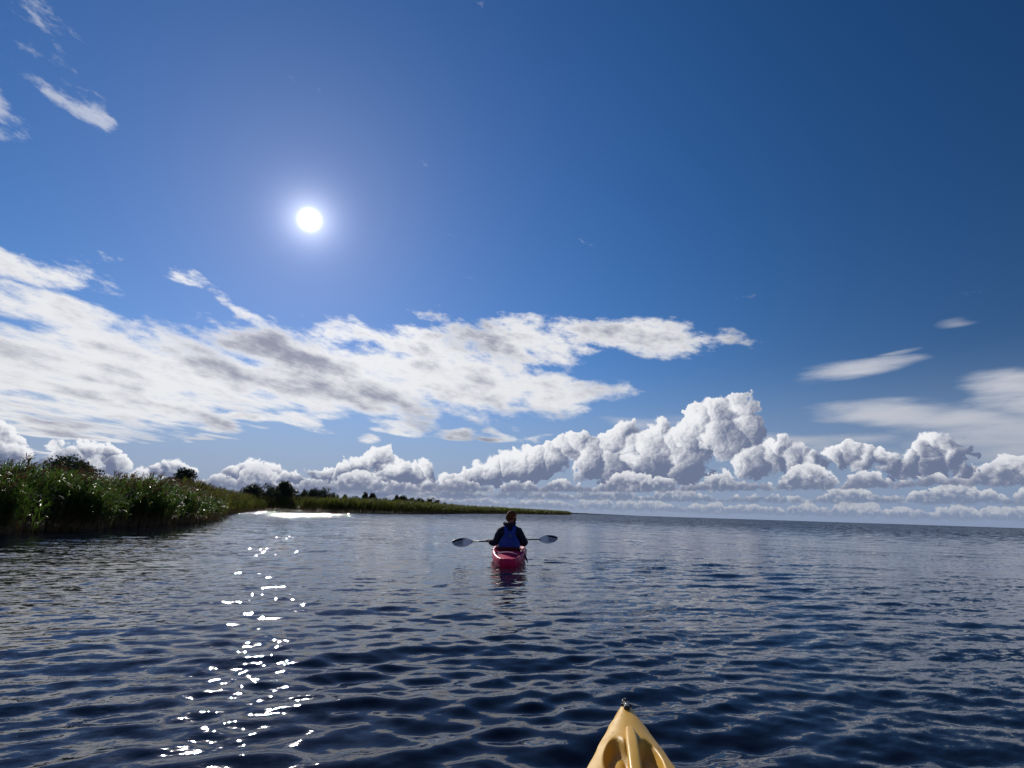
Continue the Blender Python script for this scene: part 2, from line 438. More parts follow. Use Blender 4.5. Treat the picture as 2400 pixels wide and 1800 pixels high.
def leaf_material(name, col, var, transl=0.35, rough=0.38, spec=0.5, dead=None):
    m, b, out = material(name)
    co = E(b, b.n('ShaderNodeNewGeometry').outputs['Position'])
    rnd = E(b, b.n('ShaderNodeNewGeometry').outputs['Random Per Island'])
    f = b.noise(co, 0.35, 3, 0.5) * 0.6 + rnd * 0.4
    c = b.mix(f, tuple(x * (1 - var) for x in col), tuple(x * (1 + var) for x in col))
    if dead: c = b.mix(b.sstep(rnd, 0.90, 0.96), c, dead)
    p = bsdf(b, Base_Color=c, Roughness=rough, Specular_IOR_Level=spec)
    tr = b.n('ShaderNodeBsdfTranslucent'); b.put(tr.inputs[0], b.mix(1.0, c, (1.3, 1.25, 0.6), 'MULTIPLY'))
    mx = b.n('ShaderNodeMixShader'); mx.inputs[0].default_value = transl
    b.t.links.new(p.outputs[0], mx.inputs[1]); b.t.links.new(tr.outputs[0], mx.inputs[2])
    b.put(out.inputs[0], mx.outputs[0])
    return m

M_WATER = water_material()
M_LEAF = leaf_material('reed_leaf', (0.050, 0.098, 0.026), 0.45, transl=0.45, dead=(0.11, 0.09, 0.045), rough=0.40, spec=0.42)
M_STEM = leaf_material('reed_stem', (0.15, 0.105, 0.06), 0.4, transl=0.15, rough=0.5)
M_PLUME = leaf_material('reed_plume', (0.070, 0.042, 0.046), 0.3, transl=0.4, rough=0.7, spec=0.2)
M_FARREED = leaf_material('reed_far', (0.075, 0.098, 0.028), 0.45, transl=0.45, dead=(0.12, 0.09, 0.045), rough=0.6, spec=0.2)
M_CROWN = leaf_material('tree_leaf', (0.026, 0.040, 0.018), 0.4, transl=0.2, rough=0.5)
M_BARK = plain('bark', (0.07, 0.055, 0.045), 0.9, 0.2, 0.25, 20, 0.6, 40)

# ================================================================ mesh helpers
def link(o, parent=None):
    COL.objects.link(o)
    if parent is not None: o.parent = parent
    return o
def tag(o, label=None, category=None, group=None, kind=None):
    if label: o['label'] = label
    if category: o['category'] = category
    if group: o['group'] = group
    if kind: o['kind'] = kind
    return o
def empty(name, loc=(0, 0, 0), rz=0.0):
    o = bpy.data.objects.new(name, None); COL.objects.link(o)
    o.location = loc; o.rotation_euler = (0, 0, rz); o.empty_display_size = 0.1
    return o
def mesh_np(name, V, quads=None, tris=None, mats=(), mat_idx=None, smooth=True, parent=None):
    """numpy arrays to one mesh object"""
    me = bpy.data.meshes.new(name)
    V = np.asarray(V, dtype=np.float32)
    nq = 0 if quads is None else len(quads); nt = 0 if tris is None else len(tris)
    loops = np.concatenate([np.asarray(x, dtype=np.int32).ravel() for x in (quads, tris) if x is not None and len(x)])
    me.vertices.add(len(V)); me.vertices.foreach_set('co', V.ravel())
    me.loops.add(len(loops)); me.loops.foreach_set('vertex_index', loops)
    me.polygons.add(nq + nt)
    starts = np.concatenate([np.arange(nq) * 4, nq * 4 + np.arange(nt) * 3]).astype(np.int32)
    me.polygons.foreach_set('loop_start', starts)
    if mat_idx is not None: me.polygons.foreach_set('material_index', np.asarray(mat_idx, dtype=np.int32))
    me.polygons.foreach_set('use_smooth', np.full(nq + nt, smooth, dtype=bool))
    me.update(calc_edges=True)
    me.validate()
    for m in mats: me.materials.append(m)
    return link(bpy.data.objects.new(name, me), parent)
def mesh_py(name, verts, faces, mat, parent=None, smooth=True, sub=0, bevel=0.0, idx=None):
    me = bpy.data.meshes.new(name)
    me.from_pydata([tuple(v) for v in verts], [], faces)
    bm = bmesh.new(); bm.from_mesh(me); bmesh.ops.recalc_face_normals(bm, faces=bm.faces); bm.to_mesh(me); bm.free()
    for m in (mat if isinstance(mat, (list, tuple)) else [mat]): me.materials.append(m)
    if idx is not None: me.polygons.foreach_set('material_index', idx)
    for p in me.polygons: p.use_smooth = smooth
    o = link(bpy.data.objects.new(name, me), parent)
    if bevel:
        md = o.modifiers.new('bevel', 'BEVEL'); md.width = bevel; md.segments = 2
    if sub:
        md = o.modifiers.new('sub', 'SUBSURF'); md.levels = sub; md.render_levels = sub
    return o
def grid_faces(nr, nc, closed_c=False):
    F = []
    for i in range(nr - 1):
        for j in range(nc if closed_c else nc - 1):
            k = (j + 1) % nc
            F.append((i * nc + j, i * nc + k, (i + 1) * nc + k, (i + 1) * nc + j))
    return F
def tube(name, pts, radii, mat, parent=None, seg=8, cap=True, squash=1.0):
    pts = [Vector(p) for p in pts]
    if not isinstance(radii, (list, tuple)): radii = [radii] * len(pts)
    V = []; up = Vector((0, 0, 1))
    for i, p in enumerate(pts):
        t = (pts[min(i + 1, len(pts) - 1)] - pts[max(i - 1, 0)]).normalized()
        a = t.cross(up)
        if a.length < 1e-3: a = t.cross(Vector((1, 0, 0)))
        a.normalize(); b2 = a.cross(t)
        for k in range(seg):
            an = 2 * math.pi * k / seg
            V.append(p + a * math.cos(an) * radii[i] + b2 * math.sin(an) * radii[i] * squash)
    F = grid_faces(len(pts), seg, True)
    if cap:
        F.append(tuple(range(seg))); F.append(tuple(range((len(pts) - 1) * seg, len(pts) * seg)))
    return mesh_py(name, V, F, mat, parent)
def skin_mesh(name, verts, edges, radii, mat, parent=None, sub=2, root=0, tweak=None):
    me = bpy.data.meshes.new(name + '_cage'); me.from_pydata(verts, edges, [])
    o = bpy.data.objects.new(name + '_cage', me); COL.objects.link(o)
    o.modifiers.new('skin', 'SKIN').use_smooth_shade = True
    for i, sv_ in enumerate(me.skin_vertices[0].data):
        r = radii[i]; sv_.radius = r if isinstance(r, tuple) else (r, r)
        sv_.use_root = (i == root)
    md = o.modifiers.new('sub', 'SUBSURF'); md.levels = sub; md.render_levels = sub
    dg = bpy.context.evaluated_depsgraph_get(); dg.update()
    m2 = bpy.data.meshes.new_from_object(o.evaluated_get(dg))
    bpy.data.objects.remove(o, do_unlink=True); bpy.data.meshes.remove(me)
    m2.name = name
    if tweak:
        for v in m2.vertices: v.co = tweak(v.co.copy())
    m2.materials.clear(); m2.materials.append(mat)
    for p in m2.polygons: p.use_smooth = True
    return link(bpy.data.objects.new(name, m2), parent)
def at(px, py, y):
    """the point at distance y ahead that the photo shows at this pixel"""
    v = ray(px, py)
    return Vector((v.x / v.y * y, y, CAM_H + v.z / v.y * y))

# ================================================================ water
rng = np.random.default_rng(5)
NW = 46
lam = np.geomspace(0.12, 1.9, NW) * rng.uniform(0.93, 1.07, NW)
th = math.atan2(-0.93, 0.30) + rng.normal(0, 0.40, NW)
ph = rng.uniform(0, 6.283, NW)
amp_w = lam / 6.283 * 0.034 * np.clip(1.30 - 0.40 * np.log2(np.maximum(lam, 0.22) / 0.22), 0.34, 1.3)
KAY = Vector((0.02, 10.10, 0))          # stern of the pink kayak at the waterline
KAY_RZ = R(-1.5)
def wave_height(x, y, spacing):
    h = np.zeros_like(x)
    gust = 0.72 + 0.33 * np.sin(0.31 * x + 0.22 * y + 1.0) * np.sin(0.17 * x - 0.37 * y + 2.0) + 0.18 * np.sin(0.9 * x + 0.5 * y)
    warp = 0.22 * np.sin(1.1 * x + 0.7 * y) + 0.15 * np.sin(-0.8 * x + 1.9 * y + 1.3)
    for l, t, p, a in zip(lam, th, ph, amp_w):
        k = 6.283 / l
        fade = np.clip((l / spacing - 2.5) / 2.5, 0, 1)
        c = np.sin(k * (x * math.cos(t) + y * math.sin(t) + warp * 0.35 * min(1, l)) + p)
        h += a * fade * (c + 0.35 * (c * c - 0.5))
    h *= gust
    # the wake of the kayak ahead: two arms that trail back from it
    ax, ay = 0.15, 12.6
    for sgn in (-1, 1):
        ca, sa = math.cos(R(20)), math.sin(R(20)) * sgn
        u = -(y - ay) * ca + (x - ax) * sa            # along the arm, backwards
        w = (x - ax) * ca + (y - ay) * sa             # across
        w = w * sgn
        k = 6.283 / 0.42
        h += np.where(u > 0.8, 0.011 * np.exp(-np.abs(u - 3.0) / 4.0), 0) * np.exp(-(w / 0.42) ** 2) * np.sin(k * (w * 0.82 + u * 0.35)) * np.clip((0.42 / spacing - 2.0) / 2, 0, 1)
    # small ripples that spread from a paddle drip beside the yellow bow
    rr = np.hypot(x + 0.18, y - 2.15)
    h += 0.0035 * np.exp(-(rr / 0.28) ** 2) * np.sin(6.283 / 0.055 * rr)
    return h
rad = [0.25]
while rad[-1] < 60: rad.append(rad[-1] + max(0.02, rad[-1] * 0.0062))
while rad[-1] < 16000: rad.append(rad[-1] * 1.05)
rad = np.array(rad)
az_f = np.radians(np.arange(-58, 58.01, 0.17))
az_b = np.radians(np.arange(58 + 3, 302 - 2, 3.0))
azs = np.concatenate([az_f, az_b])
RR, AA = np.meshgrid(rad, azs, indexing='ij')
X = RR * np.sin(AA); Y = RR * np.cos(AA)
spc = np.maximum(np.gradient(rad)[:, None] * np.ones_like(AA), RR * np.where(np.abs(AA) < R(58.5), R(0.17), R(3)))
Z = wave_height(X, Y, spc)
Vw = np.stack([X, Y, Z], -1).reshape(-1, 3)
nr, nc = RR.shape
ii, jj = np.meshgrid(np.arange(nr - 1), np.arange(nc), indexing='ij')
kk = (jj + 1) % nc
Fq = np.stack([ii * nc + jj, (ii + 1) * nc + jj, (ii + 1) * nc + kk, ii * nc + kk], -1).reshape(-1, 4)[:, ::-1]
ctr = len(Vw)
Vw = np.vstack([Vw, [[0, 0, 0]]])
Ft = np.stack([np.full(nc, ctr), np.arange(nc), (np.arange(nc) + 1) % nc], -1)[:, ::-1]
water = mesh_np('water', Vw, Fq, Ft, [M_WATER])
tag(water, 'dark blue rippled lake water reaching to the horizon', 'water', kind='structure')

# ================================================================ land behind the reeds
M_LAND = plain('marsh_ground', (0.055, 0.060, 0.028), 0.9, 0.2, 0.3, 0.4, 0.5, 4.0)
SHORE = [(-13.6, -40), (-13.4, 5), (-13.4, 14.5), (-13.45, 17), (-13.8, 20.2), (-14.0, 23), (-15.7, 28), (-19.0, 35.6), (-24.4, 47.6), (-32, 68), (-34, 77), (-31, 81), (-24.5, 81), (-20, 89), (-15.4, 105), (-11.1, 159), (2, 218), (24, 300), (44, 379)]
def shore_resample(step):
    P_ = [Vector(p) for p in SHORE]; out = []
    for a, b in zip(P_, P_[1:]):
        n = max(1, int((b - a).length / step))
        for i in range(n): out.append(a.lerp(b, i / n))
    out.append(P_[-1]); return out
sp = shore_resample(3.0)
rows = []
for j, (d_, z_) in enumerate([(0.8, -0.25), (2.5, 0.06), (6, 0.25), (16, 0.45), (40, 0.75), (110, 1.2), (400, 1.6)]):
    row = []
    for i, p in enumerate(sp):
        t = (sp[min(i + 1, len(sp) - 1)] - sp[max(i - 1, 0)]).normalized()
        n = Vector((-t.y, t.x))
        if j >= 2:
            n = (n * 2.0 / (1 + 0.5 * j) + Vector((-0.86, 0.5))).normalized()
        taper = min(1.0, (len(sp) - 1 - i) / 40.0)
        dd = d_ * (0.04 + 0.96 * taper)
        row.append((p.x + n.x * dd, p.y + n.y * dd, z_ * (0.15 + 0.85 * taper) if z_ > 0 else z_))
    rows.append(row)
nr_, nc_ = len(rows), len(sp)
land = mesh_py('marsh_land', [v for r_ in rows for v in r_], grid_faces(nr_, nc_), M_LAND)
tag(land, 'low marshy land behind the reeds on the left', 'ground', kind='structure')

# the far shore, a thin dark line on the horizon
fs = []; FSN = 160
for i in range(FSN):
    f = i / (FSN - 1); y = 2600 + 2600 * f
    p = at(1310 + 190 * f, 1203, y)
    hh = (4.5 + 3.5 * (math.sin(i * 0.9) * 0.3 + random.Random(i).random())) * (1 - f) ** 0.7 + 0.4
    fs.append((p.x, y, hh))
V = []
for (x, y, h_) in fs: V += [(x, y, -1), (x, y + 5, h_ * 0.8), (x, y + 40, h_), (x, y + 160, h_ * 0.6), (x, y + 220, -1)]
fsm = mesh_py('far_shore', V, grid_faces(FSN, 5), plain('far_wood', (0.035, 0.05, 0.045), 0.95, 0.1, 0.3, 0.02), smooth=False)
tag(fsm, 'thin dark line of wooded far shore on the horizon', 'shore', kind='structure')

# ================================================================ reeds
def ribbon_np(base, dirs, side, width, n):
    """base (N,3), dirs list of n offset arrays (N,3) cumulative points, side (N,3) unit, width list"""
    pts = [base]
    for d_ in dirs: pts.append(pts[-1] + d_)
    V = []
    for p, w in zip(pts, width):
        V.append(p - side * (w / 2)); V.append(p + side * (w / 2))
    V = np.stack(V, 1)                                    # N, 2*(n+1), 3
    N = len(base); k = 2 * (n + 1)
    o = (np.arange(N) * k)[:, None]
    F = np.concatenate([np.stack([o + 2 * i, o + 2 * i + 1, o + 2 * i + 3, o + 2 * i + 2], -1).reshape(N, 1, 4) for i in range(n)], 1)
    return V.reshape(-1, 3), F.reshape(-1, 4)
def reed_points(step_lo, step_hi, depth, dens, rs, power=1.0):
    """random points in the belt behind the shoreline between two path lengths"""
    pts = []
    P_ = [Vector(p) for p in SHORE]; L = 0.0
    for a, b in zip(P_, P_[1:]):
        ln = (b - a).length
        lo, hi = max(step_lo, L), min(step_hi, L + ln)
        if hi > lo:
            n = int((hi - lo) * depth * dens)
            f = (lo - L + rs.random(n) * (hi - lo)) / ln
            t = (b - a).normalized(); nrm = Vector((-t.y, t.x))
            dep = rs.random(n) ** power * depth
            jag = 0.5 * np.sin((L + f * ln) * 1.7) + 0.35 * np.sin((L + f * ln) * 4.1 + 1) + 0.25 * rs.normal(size=n)
            off_ = dep + jag + 0.25
            pts.append(np.stack([a.x + (b.x - a.x) * f + nrm.x * off_, a.y + (b.y - a.y) * f + nrm.y * off_, off_], -1))
        L += ln
    return np.concatenate(pts)
def unit(v): return v / np.linalg.norm(v, axis=-1, keepdims=True)
def reeds(name, pts, rs, height, leaf_len, leaf_w, n_leaf, stem_w, plume=0.35, mats=None, wind=(0.85, -0.15), seg=3):
    N = len(pts)
    h = height * (0.76 + 0.34 * rs.random(N)) * (1 + 0.07 * np.sin(pts[:, 1] * 0.9 + pts[:, 0] * 0.5)) * np.clip(0.72 + 0.22 * pts[:, 2], 0.6, 1.0) * np.where(pts[:, 2] > 2.5, 0.93, 1.0)
    sel = rs.random(N) < plume
    h = np.where(sel, h * 1.09, h)
    base = np.stack([pts[:, 0], pts[:, 1], np.where(pts[:, 2] > 2.5, 0.06, -0.12)], -1)
    wd = np.array([wind[0], wind[1], 0.0])
    lean = wd[None] * (0.10 + 0.10 * rs.random((N, 1))) + rs.normal(0, 0.07, (N, 3)) * [1, 1, 0]
    VV, FF, MI = [], [], []; off = 0
    def add(V, F, mi):
        nonlocal off
        VV.append(V); FF.append(F + off); MI.append(np.full(len(F), mi)); off += len(V)
    sa = rs.random(N) * 6.283
    side = np.stack([np.cos(sa), np.sin(sa), np.zeros(N)], -1)
    up = np.zeros((N, 3)); up[:, 2] = 1
    d1 = unit(up + lean * 0.4) * (h * 0.5)[:, None]; d2 = unit(up + lean * 1.6) * (h * 0.5)[:, None]
    V, F = ribbon_np(base, [d1, d2], side, [stem_w, stem_w, stem_w * 0.5], 2); add(V, F, 1)
    for k in range(n_leaf):
        fr = 0.22 + 0.76 * (k + rs.random(N)) / n_leaf
        pos = base + np.where(fr[:, None] < 0.5, d1 * (fr[:, None] / 0.5), d1 + d2 * ((fr[:, None] - 0.5) / 0.5))
        aa = rs.normal(0, 1.15, N) + math.atan2(wind[1], wind[0])
        out_ = np.stack([np.cos(aa), np.sin(aa), np.zeros(N)], -1)
        l = leaf_len * (0.65 + 0.6 * rs.random(N)) * (0.75 + 0.5 * (1 - np.abs(fr - 0.6)))
        el0 = 1.05 + 0.30 * rs.random(N)
        dirs = []
        for s_ in range(seg):
            e_ = el0 - s_ * (0.30 + 0.5 * rs.random(N))
            dirs.append((out_ * np.cos(e_)[:, None] + up * np.sin(e_)[:, None]) * (l / seg)[:, None])
        tw = rs.normal(0, 0.5, N)
        sd_ = np.stack([-np.sin(aa), np.cos(aa), tw], -1)
        w_ = [leaf_w * 0.6, leaf_w, leaf_w * 0.8, 0.002] if seg == 3 else [leaf_w * 0.8, leaf_w, 0.003]
        V, F = ribbon_np(pos, dirs, unit(sd_), w_, seg)
        mi = np.repeat(np.where((fr < 0.36) & (rs.random(N) < 0.75), 1, 0), seg)
        VV.append(V); FF.append(F + off); MI.append(mi); off += len(V)
    if plume:
        tip = (base + d1 + d2)[sel]; n = len(tip)
        for k in range(5):
            aa = rs.normal(0, 0.7, n) + math.atan2(wind[1], wind[0])
            out_ = np.stack([np.cos(aa), np.sin(aa), np.zeros(n)], -1)
            u_ = np.zeros((n, 3)); u_[:, 2] = 1
            l = 0.22 + 0.16 * rs.random(n)
            p0 = tip - d2[sel] * (0.02 * k) 
            V, F = ribbon_np(p0, [(out_ * 0.45 + u_ * 0.9) * (l * 0.5)[:, None], (out_ * 0.95 + u_ * 0.25) * (l * 0.6)[:, None]], unit(np.stack([-np.sin(aa), np.cos(aa), rs.normal(0, .6, n)], -1)), [0.008, 0.030, 0.006], 2)
            add(V, F, 2)
    return mesh_np(name, np.concatenate(VV), np.concatenate(FF), None, mats, np.concatenate(MI), smooth=True)
rs = np.random.default_rng(11)
# path lengths along the shoreline: 45 = level with the camera's left, ~54.5 = left edge of the picture
near_pts = np.concatenate([reed_points(48, 73, 1.6, 85, rs, 1.0), reed_points(48, 73, 9.0, 24, rs, 1.2)])
nb_ = reeds('reed_bed', near_pts, rs, 1.76, 0.40, 0.024, 9, 0.009, 0.11, [M_LEAF, M_STEM, M_PLUME])
tag(nb_, 'tall green reeds with purple plumes rising from the water, nearest left shore', 'reeds', kind='stuff')
mid_pts = np.concatenate([reed_points(73, 128, 2.2, 42, rs, 1.0), reed_points(73, 122, 14.0, 8, rs, 1.2)])
mb_ = reeds('reed_bed', mid_pts, rs, 1.9, 0.50, 0.040, 6, 0.014, 0.25, [M_FARREED, M_STEM, M_PLUME], seg=2)
tag(mb_, 'sunlit yellow green reeds round the small bay beyond the nearest bed', 'reeds', kind='stuff')
far_pts = np.concatenate([reed_points(128, 240, 4.0, 11, rs, 1.0), reed_points(128, 230, 24.0, 1.6, rs, 1.0)])
fb_ = reeds('reed_bed', far_pts, rs, 2.0, 0.60, 0.075, 6, 0.03, 0.3, [M_FARREED, M_STEM, M_PLUME], seg=2)
tag(fb_, 'dark green band of reeds in the middle distance below the row of trees', 'reeds', kind='stuff')
tip_pts = reed_points(240, 480, 6.0, 2.4, rs, 1.0)
tb_ = reeds('reed_bed', tip_pts, rs, 2.1, 0.9, 0.20, 5, 0.09, 0.0, [M_FARREED, M_STEM, M_PLUME], seg=2)
tag(tb_, 'farthest spit of reeds tapering to a point behind the paddler', 'reeds', kind='stuff')

# ================================================================ trees
def make_tree(seed, n_clump, per, leaf, tall=1.0, pointed=0.0):
    """unit tree: 1 high, crown about 1*tall wide; returns trunk mesh, crown mesh"""
    r = np.random.default_rng(seed)
    cl = []
    while len(cl) < n_clump:
        p = r.uniform(-1, 1, 3)
        if np.linalg.norm(p) > 1: continue
        z = 0.50 + p[2] * 0.38
        w = 0.5 * tall * (1 - pointed * max(0, (z - 0.3) / 0.7)) * (0.62 + 0.38 * math.sin(min(1, (z - 0.08) / 0.5) * 1.57))
        cl.append((p[0] * w, p[1] * w, z, r.uniform(0.11, 0.19)))
    cl = np.array(cl)
    idx = r.integers(0, n_clump, n_clump * per); n = len(idx)
    dirs = unit(r.normal(size=(n, 3))); rr_ = r.random(n) ** 0.4
    pos = cl[idx, :3] + dirs * (cl[idx, 3] * rr_)[:, None] * [1.15 * tall ** 0.5, 1.15 * tall ** 0.5, 0.9]
    pos[:, 2] = np.maximum(pos[:, 2], 0.05)
    a = unit(r.normal(size=(n, 3)) + dirs * 0.3); b = unit(np.cross(a, r.normal(size=(n, 3))))
    s = leaf * (0.6 + 0.8 * r.random(n))[:, None]
    V = np.stack([pos - a * s, pos + b * s * 0.55, pos + a * s, pos - b * s * 0.55], 1).reshape(-1, 3)
    F = np.arange(n * 4).reshape(-1, 4)
    me_o = mesh_np('crown', V, F, None, [M_CROWN], smooth=False)
    crown = me_o.data; bpy.data.objects.remove(me_o)
    # trunk with limbs
    TV, TF = [], []
    def limb(p0, p1, r0, r1):
        o_ = len(TV); ax = (p1 - p0).normalized(); s1 = ax.cross(Vector((0.3, 1, 0.2))).normalized(); s2 = ax.cross(s1)
        for p, q_ in ((p0, r0), ((p0 + p1) / 2 + s1 * 0.01, (r0 + r1) / 2), (p1, r1)):
            for k in range(6):
                an = k * math.pi / 3; TV.append(p + s1 * math.cos(an) * q_ + s2 * math.sin(an) * q_)
        TF.extend([tuple(o_ + x for x in f) for f in grid_faces(3, 6, True)])
    limb(Vector((0, 0, -0.12)), Vector((0.02, 0, 0.5)), 0.035, 0.02)
    limb(Vector((0.02, 0, 0.5)), Vector((0, 0.01, 0.9)), 0.02, 0.006)
    for k in r.choice(n_clump, min(9, n_clump), replace=False):
        c = Vector(cl[k, :3]); limb(Vector((0.01, 0, max(0.12, c.z - 0.28))), c, 0.013, 0.004)
    to = mesh_py('trunk', TV, TF, M_BARK); trunk = to.data; bpy.data.objects.remove(to)
    return trunk, crown
KINDS = {'birch': make_tree(2, 44, 130, 0.030, 0.62, 0.55), 'round': make_tree(3, 60, 130, 0.030, 1.0),
         'tall': make_tree(4, 40, 100, 0.034, 0.7, 0.35), 'wide': make_tree(5, 50, 100, 0.036, 1.5), 'spire': make_tree(6, 34, 90, 0.032, 0.5, 0.8)}
TREES = [  # px, py of the top, width in px, distance ahead, kind, label
    (165, 1064, 84, 33, 'round', 'round dark willow bush rising behind the nearest reeds at far left'),
    (437, 1101, 46, 46, 'birch', 'small pointed bushy tree alone above the reeds, left of the bay'),
    (596, 1132, 36, 76, 'round', 'first dark tree at the left end of the row, just right of the nearest reeds'),
    (628, 1134, 40, 80, 'wide', 'broad dark tree touching the first tree at the left end of the row'),
    (667, 1129, 36, 84, 'tall', 'tallest leafy tree of the middle distance row, with a ragged top'),
    (694, 1147, 34, 92, 'wide', 'low grey green shrub right of the tallest leafy tree'),
    (716, 1145, 13, 96, 'round', 'little round bush standing between two larger trees'),
    (737, 1142, 20, 98, 'round', 'left one of the pair of dark trees above the darkest reeds'),
    (763, 1143, 30, 100, 'wide', 'right one of the pair of dark trees, broader and sloping'),
    (784, 1155, 24, 108, 'wide', 'low dark shrub sloping down right of the broad pair'),
    (810, 1160, 14, 118, 'tall', 'tiny shrub on the slope left of the low hedge'),
    (832, 1163, 26, 122, 'wide', 'low hedge like shrub left of the two pointed trees'),
    (858, 1152, 14, 125, 'spire', 'left of the two close pointed trees'),
    (873, 1156, 17, 128, 'tall', 'right of the two close pointed trees'),
    (903, 1167, 36, 150, 'wide', 'long low dark bush right of the two pointed trees'),
    (931, 1161, 12, 155, 'tall', 'thin upright tree at the left of the dense clump'),
    (945, 1159, 17, 155, 'round', 'highest tree of the dense clump left of the paddler'),
    (963, 1165, 20, 160, 'round', 'round tree just right of the highest in the dense clump'),
    (984, 1166, 20, 165, 'round', 'last round tree at the right side of the dense clump'),
    (1012, 1167, 30, 170, 'wide', 'separate dome shaped tree right of the dense clump'),
    (1043, 1178, 10, 190, 'tall', 'tiny upright tree right of the dome shaped one'),
    (1058, 1180, 16, 200, 'wide', 'small low bush near the right end of the tree row'),
    (1085, 1184, 14, 215, 'wide', 'last tiny bush at the right end of the tree row')]
for i, (px, py, wpx, y, kind, label) in enumerate(TREES):
    top = at(px, py, y); z0 = 0.3
    hgt = (top.z - z0) * 1.06; wid = wpx / FPX * y
    tk, cr = KINDS[kind]
    root = empty('tree' if i not in (0,) else 'willow_bush', (top.x, y, z0), rz=i * 1.37)
    tag(root, label, 'bush' if ('bush' in label or 'shrub' in label) else 'tree', 'trees and bushes behind the reeds')
    tallk = {'birch': .62, 'round': 1.0, 'tall': .7, 'wide': 1.5, 'spire': .5}[kind]
    sx = wid / tallk * 1.35
    for nm, me in (('trunk', tk), ('crown', cr)):
        o = bpy.data.objects.new(nm, me); link(o, root); o.scale = (sx, sx, hgt)

# ================================================================ pink kayak
M_PINK = plain('pink_plastic', (0.50, 0.012, 0.085), 0.45, 0.2, 0.10, 6, 0.12, 90, sss=0.1)
M_GREY = plain('grey_webbing', (0.60, 0.57, 0.57), 0.7, 0.3, 0.2, 40, 0.4, 300)
M_BLACK = plain('black_plastic', (0.012, 0.012, 0.013), 0.4, 0.5, 0.2, 20, 0.2, 120)
M_STEEL = plain('steel', (0.55, 0.55, 0.56), 0.25, 0.8, 0.1, 30)
M_STEEL.node_tree.nodes['Principled BSDF'].inputs['Metallic'].default_value = 1.0

def sm(a, b, x):
    t = min(1, max(0, (x - a) / (b - a))); return t * t * (3 - 2 * t)
def lerp_tab(tab, s):
    for (a, va), (b, vb) in zip(tab, tab[1:]):
        if s <= b:
            t = (s - a) / (b - a); return va + (vb - va) * (t * t * (3 - 2 * t) * 0.35 + t * 0.65)
    return tab[-1][1]
def hull_mesh(name, L, half, rim, keel, deck, mat, parent, ns=70, nt=41, nh=9):
    """closed hull: bottom from rim to keel to rim, deck as a fine height field; s runs from the end nearest the viewer"""
    V, F = [], []
    ring = nt + 2 * nh - 1
    for i in range(ns):
        f = i / (ns - 1); s = L * (0.5 - 0.5 * math.cos(math.pi * (f * 0.86 + 0.07))) if False else L * f ** 1.15
        w, zr, zk = lerp_tab(half, s), lerp_tab(rim, s), lerp_tab(keel, s)
        for j in range(nt):                              # deck, left to right
            t = -1 + 2 * j / (nt - 1)
            V.append((w * t, s, zr + deck(s, t, w)))
        for k in range(1, 2 * nh):                       # hull, right to left under the keel
            a = math.pi * k / (2 * nh)
            cx = math.cos(a); cz = math.sin(a)
            V.append((w * (1.0 if abs(cx) > 0.98 else 1) * math.copysign(abs(cx) ** 0.55, cx), s, zr - (zr - zk) * cz ** 0.8 - 0.0))
    F = []
    n = nt + 2 * nh - 1
    for i in range(ns - 1):
        for j in range(n):
            k = (j + 1) % n
            F.append((i * n + j, (i + 1) * n + j, (i + 1) * n + k, i * n + k))
    for i0 in (0, (ns - 1) * n):
        c = len(V); ctr_ = sum((Vector(V[i0 + q]) for q in range(n)), Vector()) / n
        V.append(tuple(ctr_))
        F += [(i0 + j, i0 + (j + 1) % n, c) for j in range(n)]
    return mesh_py(name, V, F, mat, parent)

kayak = empty('kayak', (KAY.x, KAY.y, 0), KAY_RZ)
tag(kayak, 'pink red sit-on-top kayak carrying the paddler, seen from its stern', 'kayak')
def pink_deck(s, t, w):
    z = 0.020 * (1 - t * t)
    rim_in = 1 - sm(0.72, 0.86, abs(t))
    well = sm(0.16, 0.26, s) * (1 - sm(0.80, 0.92, s))
    seat = sm(1.02, 1.10, s) * (1 - sm(2.0, 2.5, s))
    z += 0.022 * math.exp(-((abs(t) - 0.88) / 0.09) ** 2)
    z -= 0.05 * rim_in * well + 0.10 * rim_in * seat
    return z
hull_mesh('hull', 3.05, [(0, .125), (.06, .165), (.2, .215), (.5, .275), (.9, .325), (1.5, .36), (2.1, .33), (2.7, .20), (3.05, .03)],
          [(0, .128), (.25, .150), (.9, .20), (1.5, .20), (2.3, .24), (3.05, .34)], [(0, -.05), (.3, -.09), (1.5, -.11), (2.5, -.08), (3.05, .1)], pink_deck, M_PINK, kayak, ns=90)
# backrest of the seat
def slab(name, cx, y, z0, z1, w0, w1, thick, lean, mat, parent, nx=12, nz=10, curve=0.05, sub=1):
    V = []
    for side_ in (0, 1):
        for i in range(nz + 1):
            f = i / nz; w = w0 + (w1 - w0) * f
            w *= (1 - 0.35 * max(0, f - 0.7) ** 2 / 0.09)
            for j in range(nx + 1):
                t = -1 + 2 * j / nx
                V.append((cx + w * t, y - lean * f + (thick if side_ else 0) + curve * t * t, z0 + (z1 - z0) * f))
    n = (nz + 1) * (nx + 1); F = []
    for i in range(nz):
        for j in range(nx):
            a = i * (nx + 1) + j; F.append((a, a + 1, a + nx + 2, a + nx + 1)); F.append((n + a, n + a + nx + 1, n + a + nx + 2, n + a + 1))
    border = [j for j in range(nx + 1)] + [i * (nx + 1) + nx for i in range(1, nz + 1)] + [nz * (nx + 1) + j for j in range(nx - 1, -1, -1)] + [i * (nx + 1) for i in range(nz - 1, 0, -1)]
    for a, b in zip(border, border[1:] + border[:1]): F.append((a, b, n + b, n + a))
    return mesh_py(name, V, F, mat, parent, sub=sub)
M_PAD = plain('dark_red_pad', (0.06, 0.006, 0.016), 0.6, 0.3, 0.2, 15, 0.3, 150)
